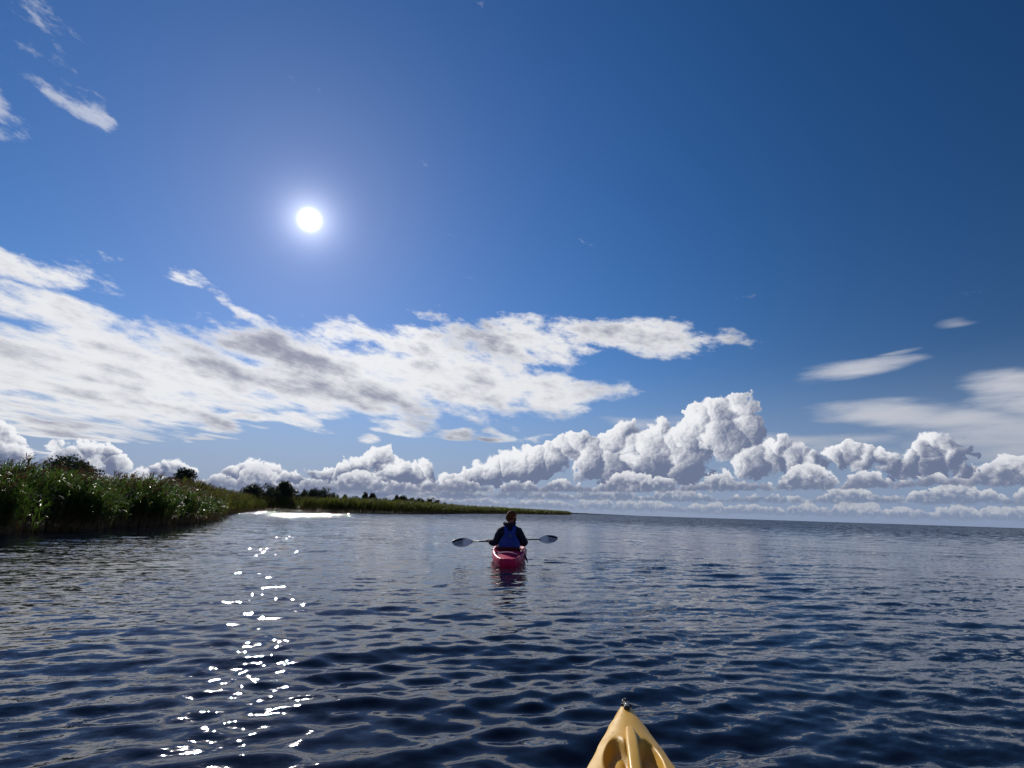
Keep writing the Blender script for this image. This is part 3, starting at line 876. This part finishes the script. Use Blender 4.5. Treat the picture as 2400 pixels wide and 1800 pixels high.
slab('backrest', 0.0, 1.08, 0.14, 0.29, 0.21, 0.24, 0.03, 0.05, M_PAD, kayak, curve=0.06)
# strap across the stern well
sv_ = []
for j in range(15):
    t = -1 + 2 * j / 14
    for e_ in (-0.022, 0.022): sv_.append((0.205 * t - 0.02, 0.50 + e_ + 0.05 * (1 - t * t), 0.196 + 0.036 * (1 - t * t)))
st_o = mesh_py('deck_strap', sv_, grid_faces(15, 2), M_GREY, kayak); st_o.modifiers.new('t', 'SOLIDIFY').thickness = 0.012
tag(st_o, 'light grey strap across the stern well')
for sx_ in (-1, 1):
    tube('strap_anchor', [(0.215 * sx_ - 0.02, 0.50, 0.190), (0.215 * sx_ - 0.02, 0.50, 0.214)], [0.022, 0.018], M_BLACK, kayak, 10)
# carrying toggles on the rim by the seat, and a black strap end that hangs over the right side
tube('side_strap', [(0.215, 1.02, 0.285), (0.26, 0.90, 0.235), (0.315, 0.76, 0.165), (0.352, 0.64, 0.095), (0.378, 0.55, 0.030)], [0.012, 0.017, 0.024, 0.020, 0.003], M_BLACK, kayak, 8, squash=0.5)
for (x_, z_) in ((0.212, 0.318), (0.218, 0.262)):
    bm = bmesh.new(); bmesh.ops.create_icosphere(bm, subdivisions=2, radius=0.011); me = bpy.data.meshes.new('buckle'); bm.to_mesh(me); bm.free()
    me.materials.append(M_STEEL); o = link(bpy.data.objects.new('buckle', me), kayak); o.location = (x_, 1.015, z_); o.scale = (1.2, 0.6, 0.8)
for sx_ in (-1, 1):
    tube('side_handle', [(sx_ * 0.335, 1.25, 0.205), (sx_ * 0.352, 1.30, 0.225), (sx_ * 0.356, 1.42, 0.225), (sx_ * 0.35, 1.47, 0.205)], 0.011, M_BLACK, kayak, 8)

# ================================================================ paddle
M_SHAFT = plain('carbon_shaft', (0.02, 0.02, 0.024), 0.35, 0.5, 0.15, 30)
def blade_material():
    m, b, out = material('paddle_blade')
    co = E(b, b.n('ShaderNodeTexCoord').outputs['Object'])
    x, y, z = b.sep(co)                                   # x from the neck to the tip, z across
    base = b.mix(b.noise(co, 30, 4, 0.6), (0.34, 0.40, 0.53), (0.46, 0.52, 0.64))
    sp_ = b.noise(b.vm('MULTIPLY', co, (1.0, 0.0, 1.5)), 62, 2, 0.5)
    marks = b.sstep(sp_, 0.47, 0.53) * b.sstep(x, 0.19, 0.23) * b.sstep(x, 0.40, 0.36) * b.sstep(b.m('ABSOLUTE', z), 0.072, 0.05)
    c = b.mix(marks, base, (0.02, 0.035, 0.11))
    dot_ = b.vm('LENGTH', b.vm('SUBTRACT', b.vm('MULTIPLY', co, (1, 0, 1)), (0.395, 0, -0.005)), out=1)
    c = b.mix(b.sstep(dot_, 0.013, 0.009), c, (0.01, 0.015, 0.05))
    p = bsdf(b, Base_Color=c, Roughness=0.35)
    tr = b.n('ShaderNodeBsdfTranslucent'); b.put(tr.inputs[0], c)
    mx = b.n('ShaderNodeMixShader'); mx.inputs[0].default_value = 0.45
    b.t.links.new(p.outputs[0], mx.inputs[1]); b.t.links.new(tr.outputs[0], mx.inputs[2])
    b.put(out.inputs[0], mx.outputs[0])
    return m
M_BLADE = blade_material()
M_BLADE_SHADE = plain('navy_blade_shade', (0.012, 0.016, 0.055), 0.4, 0.4, 0.15, 20)
PL = at(1060, 1271.5, 11.25); PR = at(1306, 1262.5, 12.0)
pd = (PR - PL); plen = pd.length
paddle = empty('paddle', (PL + PR) / 2)
paddle.rotation_euler = pd.to_track_quat('X', 'Z').to_euler()
tag(paddle, 'double bladed kayak paddle with pale speckled blades held by the paddler', 'paddle')
BL = 0.43
sh = plen / 2 - BL + 0.03
tube('shaft', [(-sh, 0, 0), (-sh * 0.5, 0, 0), (0, 0, 0), (sh * 0.5, 0, 0), (sh, 0, 0)], [0.012, 0.0145, 0.015, 0.0145, 0.012], M_SHAFT, paddle, 12)
tube('ferrule', [(-0.05, 0, 0), (0.05, 0, 0)], 0.0175, M_BLACK, paddle, 12)
for sgn in (-1, 1):
    V, F = [], []; NX, NZ = 22, 10; idx = []
    for layer in (0, 1):
        for i in range(NX + 1):
            f = i / NX
            w = 0.088 * (max(0.0, math.sin(math.pi * min(1, f * 0.92 + 0.02)) ** 0.62) if f > 0.04 else 0.16)
            w = max(w, 0.014) if f < 0.9 else max(w, 0.02)
            for j in range(NZ + 1):
                t = -1 + 2 * j / NZ
                skew = -0.010 * math.sin(math.pi * f)
                V.append((BL * f, 0.022 * t * t * math.sin(math.pi * f) + (0.006 if layer else 0) - 0.02 * math.sin(math.pi * f * 0.9), w * t + skew))
    n = (NX + 1) * (NZ + 1)
    for i in range(NX):
        for j in range(NZ):
            a = i * (NZ + 1) + j; F.append((a, a + NZ + 1, a + NZ + 2, a + 1)); F.append((n + a, n + a + 1, n + a + NZ + 2, n + a + NZ + 1))
    bd = list(range(NZ + 1)) + [i * (NZ + 1) + NZ for i in range(1, NX + 1)] + [NX * (NZ + 1) + j for j in range(NZ - 1, -1, -1)] + [i * (NZ + 1) for i in range(NX - 1, 0, -1)]
    for a, b_ in zip(bd, bd[1:] + bd[:1]): F.append((a, b_, n + b_, n + a))
    bl = mesh_py('blade', V, F, M_BLADE, paddle)
    bl.location = (sgn * (plen / 2 - BL), 0, 0)
    if sgn < 0: bl.scale = (-1, 1, 1)
    bl.rotation_euler = (R(6) , 0, 0)
    # navy strip along the upper edge: shade of the scooped fold, put in as colour
    V, F = [], []
    for i in range(NX + 1):
        f = 0.30 + 0.70 * i / NX
        w = 0.088 * max(0.0, math.sin(math.pi * min(1, f * 0.92 + 0.02)) ** 0.62)
        w = max(w, 0.02) + 0.003
        dp = 0.004 + 0.036 * sm(0.30, 0.65, f)
        for (dz_, dy_) in ((0, -0.006), (0, 0.012), (-dp, 0.010), (-dp, -0.005)):
            t = 1.0 + dz_ / w
            V.append((BL * f + (0.004 if i == NX else 0), 0.022 * t * t * math.sin(math.pi * f) - 0.02 * math.sin(math.pi * f * 0.9) + dy_, w + dz_ - 0.010 * math.sin(math.pi * f)))
    F = grid_faces(NX + 1, 4, True) + [(0, 1, 2, 3), tuple(NX * 4 + q for q in (3, 2, 1, 0))]
    ed = mesh_py('blade_shade_strip', V, F, M_BLADE_SHADE, bl)

# ================================================================ paddler
M_SKIN = plain('skin', (0.36, 0.17, 0.12), 0.5, 0.4, 0.1, 25, 0.2, 200, sss=0.15)
M_HAIR = plain('brown_hair', (0.11, 0.036, 0.016), 0.75, 0.12, 0.35, 60, 0.8, 220)
M_JACKET = plain('navy_jacket', (0.012, 0.013, 0.035), 0.75, 0.25, 0.2, 12, 0.8, 28)
M_VEST = plain('blue_life_vest', (0.012, 0.040, 0.29), 0.65, 0.3, 0.15, 10, 0.6, 26)
M_VESTTRIM = plain('vest_trim', (0.03, 0.06, 0.30), 0.6, 0.3, 0.15, 30)
M_EMBLEM = plain('green_emblem', (0.06, 0.17, 0.24), 0.6, 0.3, 0.1, 30)
M_TROUSER = plain('dark_trousers', (0.02, 0.02, 0.025), 0.8, 0.2, 0.2, 12, 0.6, 40)

kr = Matrix.Rotation(KAY_RZ, 4, 'Z'); kr.translation = Vector((KAY.x, KAY.y, 0))
seat_w = kr @ Vector((0, 1.30, 0.12))
pw = Matrix.Translation(seat_w) ; pwi = pw.inverted()
# hands on the paddle shaft, in person space
def on_shaft(x):
    return pwi @ (paddle.matrix_basis @ Vector((x, 0, 0)))
HL, HR = on_shaft(-0.40), on_shaft(0.42)
TW = R(4)
def b3(x, y, z): return (x, y, z)
# body: one skin, hands with five fingers closed on the shaft
BV, BE, BR = [], [], []
def jv(p, r, parent_=None):
    BV.append(tuple(p)); BR.append(r)
    if parent_ is not None: BE.append((parent_, len(BV) - 1))
    return len(BV) - 1
pel = jv((0, 0.0, 0.10), (0.155, 0.115))
ab = jv((0, -0.015, 0.25), (0.145, 0.10), pel)
ch = jv((0, -0.02, 0.40), (0.165, 0.11), ab)
uc = jv((0, 0.0, 0.515), (0.12, 0.085), ch)
nk = jv((0.005, 0.015, 0.60), 0.056, uc)
hd0 = jv((0.015, 0.03, 0.67), 0.065, nk)
hands = []
for sgn, H_ in ((-1, HL), (1, HR)):
    shd = jv((sgn * 0.175, 0.0, 0.50), 0.058, uc)
    elb = jv((sgn * 0.335, 0.02, 0.225), 0.042, shd)
    wr = Vector(H_) + Vector((-sgn * 0.012, -0.065, -0.005))
    fa = jv(Vector((sgn * 0.335, 0.02, 0.225)).lerp(wr, 0.45), 0.038, elb)
    w_ = jv(wr, 0.026, fa)
    hands.append((w_, sgn, H_, wr))
    hip = jv((sgn * 0.10, 0.06, 0.075), 0.085, pel)
    kn = jv((sgn * 0.22, 0.50, 0.25), 0.056, hip)
    an_ = jv((sgn * 0.17, 0.88, 0.06), 0.040, kn)
    ft = jv((sgn * 0.19, 0.97, 0.10), 0.036, an_)
person = skin_mesh('person', BV, BE, BR, M_SKIN, None, sub=2, root=pel)
person.location = seat_w
tag(person, 'person in navy jacket and blue life vest sitting in the pink kayak, head turned right', 'person')
# hands: palm and fingers as skinned chains that close round the shaft, joined to the body mesh
def hand_mesh(w_, sgn, H_, wr):
    ax = (pd.normalized())                               # along the shaft
    fwd = Vector((0, 1, 0)); fwd = (fwd - ax * fwd.dot(ax)).normalized(); up_ = ax.cross(fwd); up_ = up_ if up_.z > 0 else -up_
    V, E_, Rr = [], [], []
    def a(p, r, q=None):
        V.append(tuple(p)); Rr.append(r)
        if q is not None: E_.append((q, len(V) - 1))
        return len(V) - 1
    wri = a(wr, 0.025)
    palm = a(Vector(H_) - fwd * 0.026 + up_ * 0.014, (0.036, 0.017), wri)
    for k in range(4):
        o_ = ax * ((k - 1.5) * 0.021)
        ln = (0.9, 1.0, 0.95, 0.8)[k]
        c = Vector(H_) + o_
        f0 = a(c - fwd * 0.010 + up_ * 0.027, 0.0095, palm)
        f1 = a(c + fwd * 0.022 * ln + up_ * 0.020, 0.0090, f0)
        f2 = a(c + fwd * 0.026 * ln - up_ * 0.008, 0.0085, f1)
        a(c + fwd * 0.006 - up_ * 0.026 * ln, 0.0075, f2)
    t0 = a(Vector(H_) - ax * sgn * 0.036 - fwd * 0.022 + up_ * 0.002, 0.011, palm)
    t1 = a(Vector(H_) - ax * sgn * 0.045 + fwd * 0.004 - up_ * 0.022, 0.0095, t0)
    a(Vector(H_) - ax * sgn * 0.030 + fwd * 0.024 - up_ * 0.020, 0.0085, t1)
    return skin_mesh('hand', V, E_, Rr, M_SKIN, None, sub=2, root=0)
def join_into(dst, others):
    bm = bmesh.new(); bm.from_mesh(dst.data)
    for o in others:
        bm.from_mesh(o.data)
    bm.to_mesh(dst.data); bm.free()
    for o in others: bpy.data.objects.remove(o, do_unlink=True)
    for p in dst.data.polygons: p.use_smooth = True
# head: shaped ball, face turned to the right
def head_mesh():
    bm = bmesh.new(); bmesh.ops.create_uvsphere(bm, u_segments=40, v_segments=28, radius=1.0)
    for v in bm.verts:
        d = v.co.normalized(); x, y, z = d                # +y is the face
        rx, ry, rz = 0.076, 0.098, 0.120
        p = Vector((x * rx, y * ry, z * rz))
        if z < 0: p.x *= 1 - 0.22 * (-z); p.y *= (1 - 0.10 * -z) if y > 0 else (1 - 0.28 * -z)
        if y > 0.2:
            p.y += 0.026 * math.exp(-((x / 0.13) ** 2 + ((z + 0.12) / 0.16) ** 2))      # nose
            p.y += 0.006 * math.exp(-((z - 0.22) / 0.10) ** 2) * math.exp(-(x / 0.55) ** 2)   # brow
            p.y -= 0.010 * (math.exp(-(((x - 0.36) / 0.16) ** 2 + ((z - 0.06) / 0.10) ** 2)) + math.exp(-(((x + 0.36) / 0.16) ** 2 + ((z - 0.06) / 0.10) ** 2)))  # eye sockets
            p.y += 0.007 * math.exp(-((x / 0.25) ** 2 + ((z + 0.42) / 0.07) ** 2)) - 0.004 * math.exp(-((x / 0.3) ** 2 + ((z + 0.46) / 0.02) ** 2))  # mouth
            p.y += 0.012 * math.exp(-((x / 0.4) ** 2 + ((z + 0.80) / 0.18) ** 2))        # chin
        for sx_ in (-1, 1):                               # ears
            e_ = math.exp(-(((y + 0.02) / 0.14) ** 2 + ((z + 0.05) / 0.20) ** 2))
            if x * sx_ > 0.6: p.x += sx_ * 0.020 * e_ ** 2
        v.co = p
    me = bpy.data.meshes.new('head'); bm.to_mesh(me); bm.free(); me.materials.append(M_SKIN)
    return link(bpy.data.objects.new('head', me))
HEAD_M = Matrix.Translation((0.022, 0.030, 0.728)) @ Matrix.Scale(1.15, 4) @ Matrix.Rotation(R(-58), 4, 'Z') @ Matrix.Rotation(R(-4), 4, 'X')
hd = head_mesh(); hd.data.transform(HEAD_M)
join_into(person, [hand_mesh(*h) for h in hands] + [hd])
# eyes and brows belong to the face; hair as a cap with an uneven edge and a short beard
def hair_cap():
    rr_ = random.Random(3)
    bm = bmesh.new(); bmesh.ops.create_uvsphere(bm, u_segments=48, v_segments=36, radius=1.0)
    kill = []
    for v in bm.verts:
        d = v.co.normalized(); x, y, z = d
        line = -0.42 + 0.80 * sm(-0.25, 0.55, y) + 0.10 * math.sin(x * 9)
        if z < line: kill.append(v); continue
        k = 1.0 + 0.07 * sm(line, line + 0.25, z) + rr_.uniform(-0.012, 0.016)
        p = Vector((x * 0.080, y * 0.102, z * 0.124))
        if z < 0: p.x *= 1 - 0.20 * (-z); p.y *= 1 - 0.24 * -z
        v.co = p * k
    bmesh.ops.delete(bm, geom=kill, context='VERTS')
    me = bpy.data.meshes.new('hair'); bm.to_mesh(me); bm.free(); me.materials.append(M_HAIR)
    for p in me.polygons: p.use_smooth = True
    me.transform(HEAD_M)
    o = link(bpy.data.objects.new('hair', me), person)
    o.modifiers.new('t', 'SOLIDIFY').thickness = 0.012
    return o
hair_cap()
def beard():
    bm = bmesh.new(); bmesh.ops.create_uvsphere(bm, u_segments=40, v_segments=28, radius=1.0); kill = []
    for v in bm.verts:
        d = v.co.normalized(); x, y, z = d
        if y < 0.12 or z > -0.30 - 0.25 * (1 - abs(x)) + 0.35 * sm(0.5, 0.9, abs(x)) or z < -0.97: kill.append(v); continue
        p = Vector((x * 0.080, y * 0.104, z * 0.124)); p.x *= 1 - 0.22 * (-z); p.y *= 1 - 0.06 * -z
        v.co = p * 1.05
    bmesh.ops.delete(bm, geom=kill, context='VERTS')
    me = bpy.data.meshes.new('beard'); bm.to_mesh(me); bm.free(); me.materials.append(M_HAIR); me.transform(HEAD_M)
    for p in me.polygons: p.use_smooth = True
    link(bpy.data.objects.new('beard', me), person).modifiers.new('t', 'SOLIDIFY').thickness = 0.008
beard()
# jacket: torso and sleeves over the body, with creases
JV, JE, JR = [], [], []
def jj_(p, r, q=None):
    JV.append(tuple(p)); JR.append(r)
    if q is not None: JE.append((q, len(JV) - 1))
    return len(JV) - 1
j0 = jj_((0, 0.0, 0.09), (0.185, 0.140)); j1 = jj_((0, -0.02, 0.24), (0.175, 0.130), j0); j2 = jj_((0, -0.025, 0.39), (0.190, 0.135), j1)
j3 = jj_((0, -0.005, 0.51), (0.145, 0.105), j2); j4 = jj_((0.0, 0.01, 0.585), (0.082, 0.080), j3); j5 = jj_((0.005, 0.015, 0.625), (0.074, 0.074), j4)
for sgn, H_ in ((-1, HL), (1, HR)):
    s_ = jj_((sgn * 0.180, 0.0, 0.470), 0.092, j3)
    m_ = jj_((sgn * 0.245, 0.0, 0.345), 0.094, s_)
    e_ = jj_((sgn * 0.295, 0.01, 0.215), 0.092, m_)
    wr = Vector(H_) + Vector((-sgn * 0.012, -0.075, -0.005))
    f_ = jj_(Vector((sgn * 0.335, 0.015, 0.225)).lerp(wr, 0.5), 0.068, e_)
    jj_(wr, 0.040, f_)
from mathutils import noise as mnoise
def crease(co):
    n = mnoise.noise(Vector((co.x * 16, co.y * 12, co.z * 26))) * 0.011 + mnoise.noise(Vector((co.x * 34, co.y * 30, co.z * 50))) * 0.005
    c = Vector((0, 0, co.z)); d = (co - c); d.z = 0
    return co + (d.normalized() if d.length > 1e-4 else Vector()) * n
jacket = skin_mesh('jacket', JV, JE, JR, M_JACKET, person, sub=3, root=j0, tweak=crease)
# hood bunched behind the neck
V = []; NH = 22
for i in range(NH + 1):
    a = math.pi * (0.02 + 0.96 * i / NH)
    c = Vector((-0.012 + 0.112 * math.cos(a), 0.02 - 0.118 * math.sin(a), 0.625 - 0.030 * math.sin(a) + 0.012 * math.sin(i * 1.7)))
    rr0 = 0.022 + 0.020 * math.sin(a) + 0.006 * math.sin(i * 2.3)
    for k in range(10):
        an = k * math.pi / 5
        o_ = Vector((math.cos(a), -math.sin(a), 0)) * math.cos(an) * rr0 * 1.1 + Vector((0, 0, 1)) * math.sin(an) * rr0 * 1.2
        V.append(c + o_)
mesh_py('hood', V, grid_faces(NH + 1, 10, True) + [tuple(range(10)), tuple(NH * 10 + q for q in range(10))], M_JACKET, person, sub=1)
# trousers
TVv, TE, TR = [], [], []
def tv(p, r, q=None):
    TVv.append(tuple(p)); TR.append(r)
    if q is not None: TE.append((q, len(TVv) - 1))
    return len(TVv) - 1
t0_ = tv((0, 0.01, 0.085), (0.165, 0.125))
for sgn in (-1, 1):
    a_1 = tv((sgn * 0.10, 0.08, 0.080), 0.095, t0_); a_2 = tv((sgn * 0.22, 0.50, 0.252), 0.070, a_1); tv((sgn * 0.172, 0.86, 0.075), 0.052, a_2)
skin_mesh('trousers', TVv, TE, TR, M_TROUSER, person, sub=2, root=t0_)
# life vest: padded shell round the torso with arm openings, quilted back, two shoulder straps
def vest_shell():
    V, F = [], []; NA, NZ = 56, 26
    for i in range(NZ + 1):
        f = i / NZ; z = 0.07 + 0.41 * f
        hw = 0.198 + 0.012 * math.sin(f * 3) - 0.075 * sm(0.45, 1.0, f); hd_ = 0.165 - 0.018 * f
        for j in range(NA):
            a = 2 * math.pi * j / NA
            x, y = math.sin(a), -math.cos(a)              # a = 0 at the back
            e_ = 0.72
            px_ = hw * math.copysign(abs(x) ** e_, x); py_ = hd_ * math.copysign(abs(y) ** e_, y)
            back = max(0.0, -y)
            groove = 0.0
            for gx in (-0.105, -0.065, 0.065, 0.105):
                groove += 0.013 * math.exp(-((px_ - gx * (1 - 0.25 * f)) / 0.008) ** 2) * back * (1 - sm(0.62, 0.72, f))
            groove += 0.016 * math.exp(-((f - 0.17) / 0.022) ** 2)
            k = 1 - groove / 0.17 + 0.015 * mnoise.noise(Vector((px_ * 14, py_ * 14, z * 9)))
            V.append((px_ * k, -0.022 + py_ * k, z))
    keep = set()
    for i in range(NZ):
        f = (i + 0.5) / NZ
        for j in range(NA):
            a = 2 * math.pi * (j + 0.5) / NA
            sd_ = abs(math.sin(a))
            if f > 0.42 and sd_ > 0.93 - 0.30 * sm(0.42, 0.9, f): continue
            if f > 0.9 and -math.cos(a) > 0 : continue
            k = (j + 1) % NA
            F.append((i * NA + j, i * NA + k, (i + 1) * NA + k, (i + 1) * NA + j))
    o = mesh_py('life_vest', V, F, M_VEST, person)
    md = o.modifiers.new('t', 'SOLIDIFY'); md.thickness = 0.030; md.offset = 0.0
    md = o.modifiers.new('b', 'SUBSURF'); md.levels = 1; md.render_levels = 1
    return o
vest = vest_shell()
for sgn in (-1, 1):
    V = []
    path = [(sgn * 0.075, -0.175, 0.43), (sgn * 0.082, -0.165, 0.50), (sgn * 0.092, -0.115, 0.575), (sgn * 0.098, -0.03, 0.605), (sgn * 0.100, 0.06, 0.575), (sgn * 0.095, 0.125, 0.49)]
    for (x_, y_, z_) in path:
        for e_ in (-0.034, 0.034): V.append((x_ + e_, y_, z_ - 0.010 * (e_ * sgn > 0)))
    o = mesh_py('shoulder_strap', V, grid_faces(len(path), 2), M_VEST, vest, sub=2)
    o.modifiers.new('t', 'SOLIDIFY').thickness = 0.022
# round emblem: a ring with a small upright and a bowl inside
def ring(name, c, r0, r1, y, mat, parent, a0=0.0, a1=6.2832, seg=40):
    V = []
    for i in range(seg + 1):
        a = a0 + (a1 - a0) * i / seg
        for q in (r0, r1): V.append((c[0] + q * math.cos(a), y, c[1] + q * math.sin(a)))
    o = mesh_py(name, V, grid_faces(seg + 1, 2), mat, parent); o.modifiers.new('t', 'SOLIDIFY').thickness = 0.003
    return o
ey = -0.222
ring('emblem', (0.005, 0.385), 0.036, 0.042, ey, M_EMBLEM, vest)
em2 = ring('emblem', (0.012, 0.378), 0.011, 0.019, ey, M_EMBLEM, vest)
mesh_py('emblem', [(-0.010, ey, 0.362), (-0.003, ey, 0.362), (-0.003, ey, 0.412), (-0.010, ey, 0.412)], [(0, 1, 2, 3)], M_EMBLEM, vest).modifiers.new('t', 'SOLIDIFY').thickness = 0.003

# ================================================================ yellow kayak the picture is taken from
M_YEL = plain('yellow_plastic', (0.63, 0.36, 0.052), 0.40, 0.3, 0.07, 7, 0.10, 140, sss=0.25)
TIP = Vector((0.445, 2.125, 0.0))
bow = empty('kayak', (TIP.x, TIP.y, 0), R(180 - 9.0))
tag(bow, 'yellow plastic kayak bow with moulded grab handle at the bottom edge', 'kayak')
# in local space s (y) runs from the bow tip back under the camera
def yel_deck(s, t, w):
    z = 0.030 * (1 - abs(t) ** 2.2) + 0.0
    x = w * t
    # two scooped hand wells beside the handle
    for sg in (-1, 1):
        cx, cy = sg * 0.046, 0.405
        d_ = ((x - cx) / 0.036) ** 2 + ((s - cy) / 0.120) ** 2
        z -= 0.036 * (1 - sm(0.45, 1.3, d_))
    z -= 0.050 * math.exp(-(x / 0.02) ** 2) * sm(0.28, 0.33, s) * (1 - sm(0.48, 0.54, s)) * 0.8
    z -= 0.16 * sm(1.05, 1.2, s) * (1 - sm(2.2, 2.4, s)) * (1 - sm(0.70, 0.85, abs(t)))
    return z
def yel_hull():
    half = [(0, .016), (.02, .030), (.06, .041), (.15, .066), (.30, .103), (.46, .140), (.8, .215), (1.3, .30), (1.9, .36), (2.6, .33), (3.3, .15), (3.6, .03)]
    rim = [(0, .294), (.03, .299), (.3, .284), (.6, .266), (1.2, .235), (2.6, .235), (3.6, .30)]
    keel = [(0, .16), (.05, .09), (.15, .0), (.4, -.07), (1.2, -.11), (2.6, -.11), (3.4, -.02), (3.6, .1)]
    return hull_mesh('hull', 3.6, half, rim, keel, yel_deck, M_YEL, bow, ns=260, nt=81, nh=10)
yel = yel_hull()
# scuffs and fine scratches of use on the deck
nt_ = M_YEL.node_tree; b_y = NB(nt_); pr = nt_.nodes['Principled BSDF']
co_y = E(b_y, b_y.n('ShaderNodeTexCoord').outputs['Object'])
scr = b_y.sstep(b_y.noise(b_y.vm('MULTIPLY', co_y, (260.0, 14.0, 60.0)), 1.0, 3, 0.7), 0.60, 0.72) * b_y.sstep(b_y.noise(co_y, 9.0, 3, 0.6), 0.45, 0.62)
old = pr.inputs['Base Color'].links[0].from_socket
b_y.put(pr.inputs['Base Color'], b_y.mix(scr * 0.30, old, (0.72, 0.58, 0.34)))
scum = b_y.sstep(b_y.noise(co_y, 34.0, 5, 0.7), 0.58, 0.70) * 0.2
b_y.put(pr.inputs['Base Color'], b_y.mix(scum, E(b_y, pr.inputs['Base Color'].links[0].from_socket), (0.42, 0.27, 0.09)))
# drops of lake water on the deck
m_drop, b_d, o_d = material('water_drop')
b_d.put(o_d.inputs[0], bsdf(b_d, Base_Color=(0.9, 0.9, 0.9), Roughness=0.02, IOR=1.333, Transmission_Weight=1.0).outputs[0])
bm = bmesh.new(); bmesh.ops.create_icosphere(bm, subdivisions=2, radius=1.0); me_d = bpy.data.meshes.new('water_drop'); bm.to_mesh(me_d); bm.free()
me_d.materials.append(m_drop)
for p in me_d.polygons: p.use_smooth = True
rd = random.Random(8)
HALF_ = [(0, .016), (.02, .030), (.06, .041), (.15, .066), (.30, .103), (.46, .140), (.8, .215)]
RIM_ = [(0, .294), (.03, .299), (.3, .284), (.6, .266)]
for k in range(26):
    s_ = rd.uniform(0.07, 0.5); t_ = rd.uniform(-0.93, 0.93); w_ = lerp_tab(HALF_, s_)
    if abs(w_ * t_) < 0.022 and s_ > 0.16: continue
    o = link(bpy.data.objects.new('water_drop', me_d), yel)
    q_ = rd.uniform(0.0010, 0.0024)
    o.location = (w_ * t_, s_, lerp_tab(RIM_, s_) + yel_deck(s_, t_, w_) + q_ * 0.2); o.scale = (q_, q_, q_ * 0.55)
# handle bar arching over the wells
V = []; NB_ = 30
for i in range(NB_ + 1):
    f = i / NB_; s = 0.185 + 0.40 * f
    zt = 0.301 + 0.030 * sm(0, 0.14, f) * (1 - sm(0.86, 1, f)) - 0.070 * f * 0.42 + 0.016 * math.sin(math.pi * f)
    hw = 0.013 + 0.0055 * sm(0.0, 0.4, f)
    hb = 0.040
    for (x_, dz_) in ((-hw, -hb), (-hw, -0.006), (-hw * 0.70, 0.0), (hw * 0.70, 0.0), (hw, -0.006), (hw, -hb)):
        V.append((x_, s, zt + dz_))
ho = mesh_py('grab_handle', V, grid_faces(NB_ + 1, 6, True) + [tuple(range(6)), tuple(NB_ * 6 + q for q in range(6))], M_YEL, bow, sub=2)
# black fitting at the tip: saddle, two bolts, cord loop
def box(name, c, sz, mat, parent, bev=0.002):
    x, y, z = (q / 2 for q in sz)
    V = [(c[0] + a * x, c[1] + b_ * y, c[2] + d_ * z) for a in (-1, 1) for b_ in (-1, 1) for d_ in (-1, 1)]
    return mesh_py(name, V, [(0, 1, 3, 2), (4, 6, 7, 5), (0, 4, 5, 1), (2, 3, 7, 6), (0, 2, 6, 4), (1, 5, 7, 3)], mat, parent, smooth=False, bevel=bev)
fit = box('bow_fitting', (0, 0.046, 0.329), (0.020, 0.060, 0.018), M_BLACK, bow, 0.004)
box('saddle_ear', (0, 0.030, 0.328), (0.036, 0.012, 0.009), M_BLACK, fit)
tube('cord_loop', [(0.003 + 0.008 * math.sin(a), 0.020 - 0.010 * math.cos(a), 0.334 + 0.006 * math.cos(a)) for a in [i * 2 * math.pi / 16 for i in range(17)]], 0.0034, M_BLACK, fit, 8)
tube('bolt', [(0, 0.060, 0.337), (0, 0.060, 0.3405)], [0.004, 0.0035], M_STEEL, fit, 10)
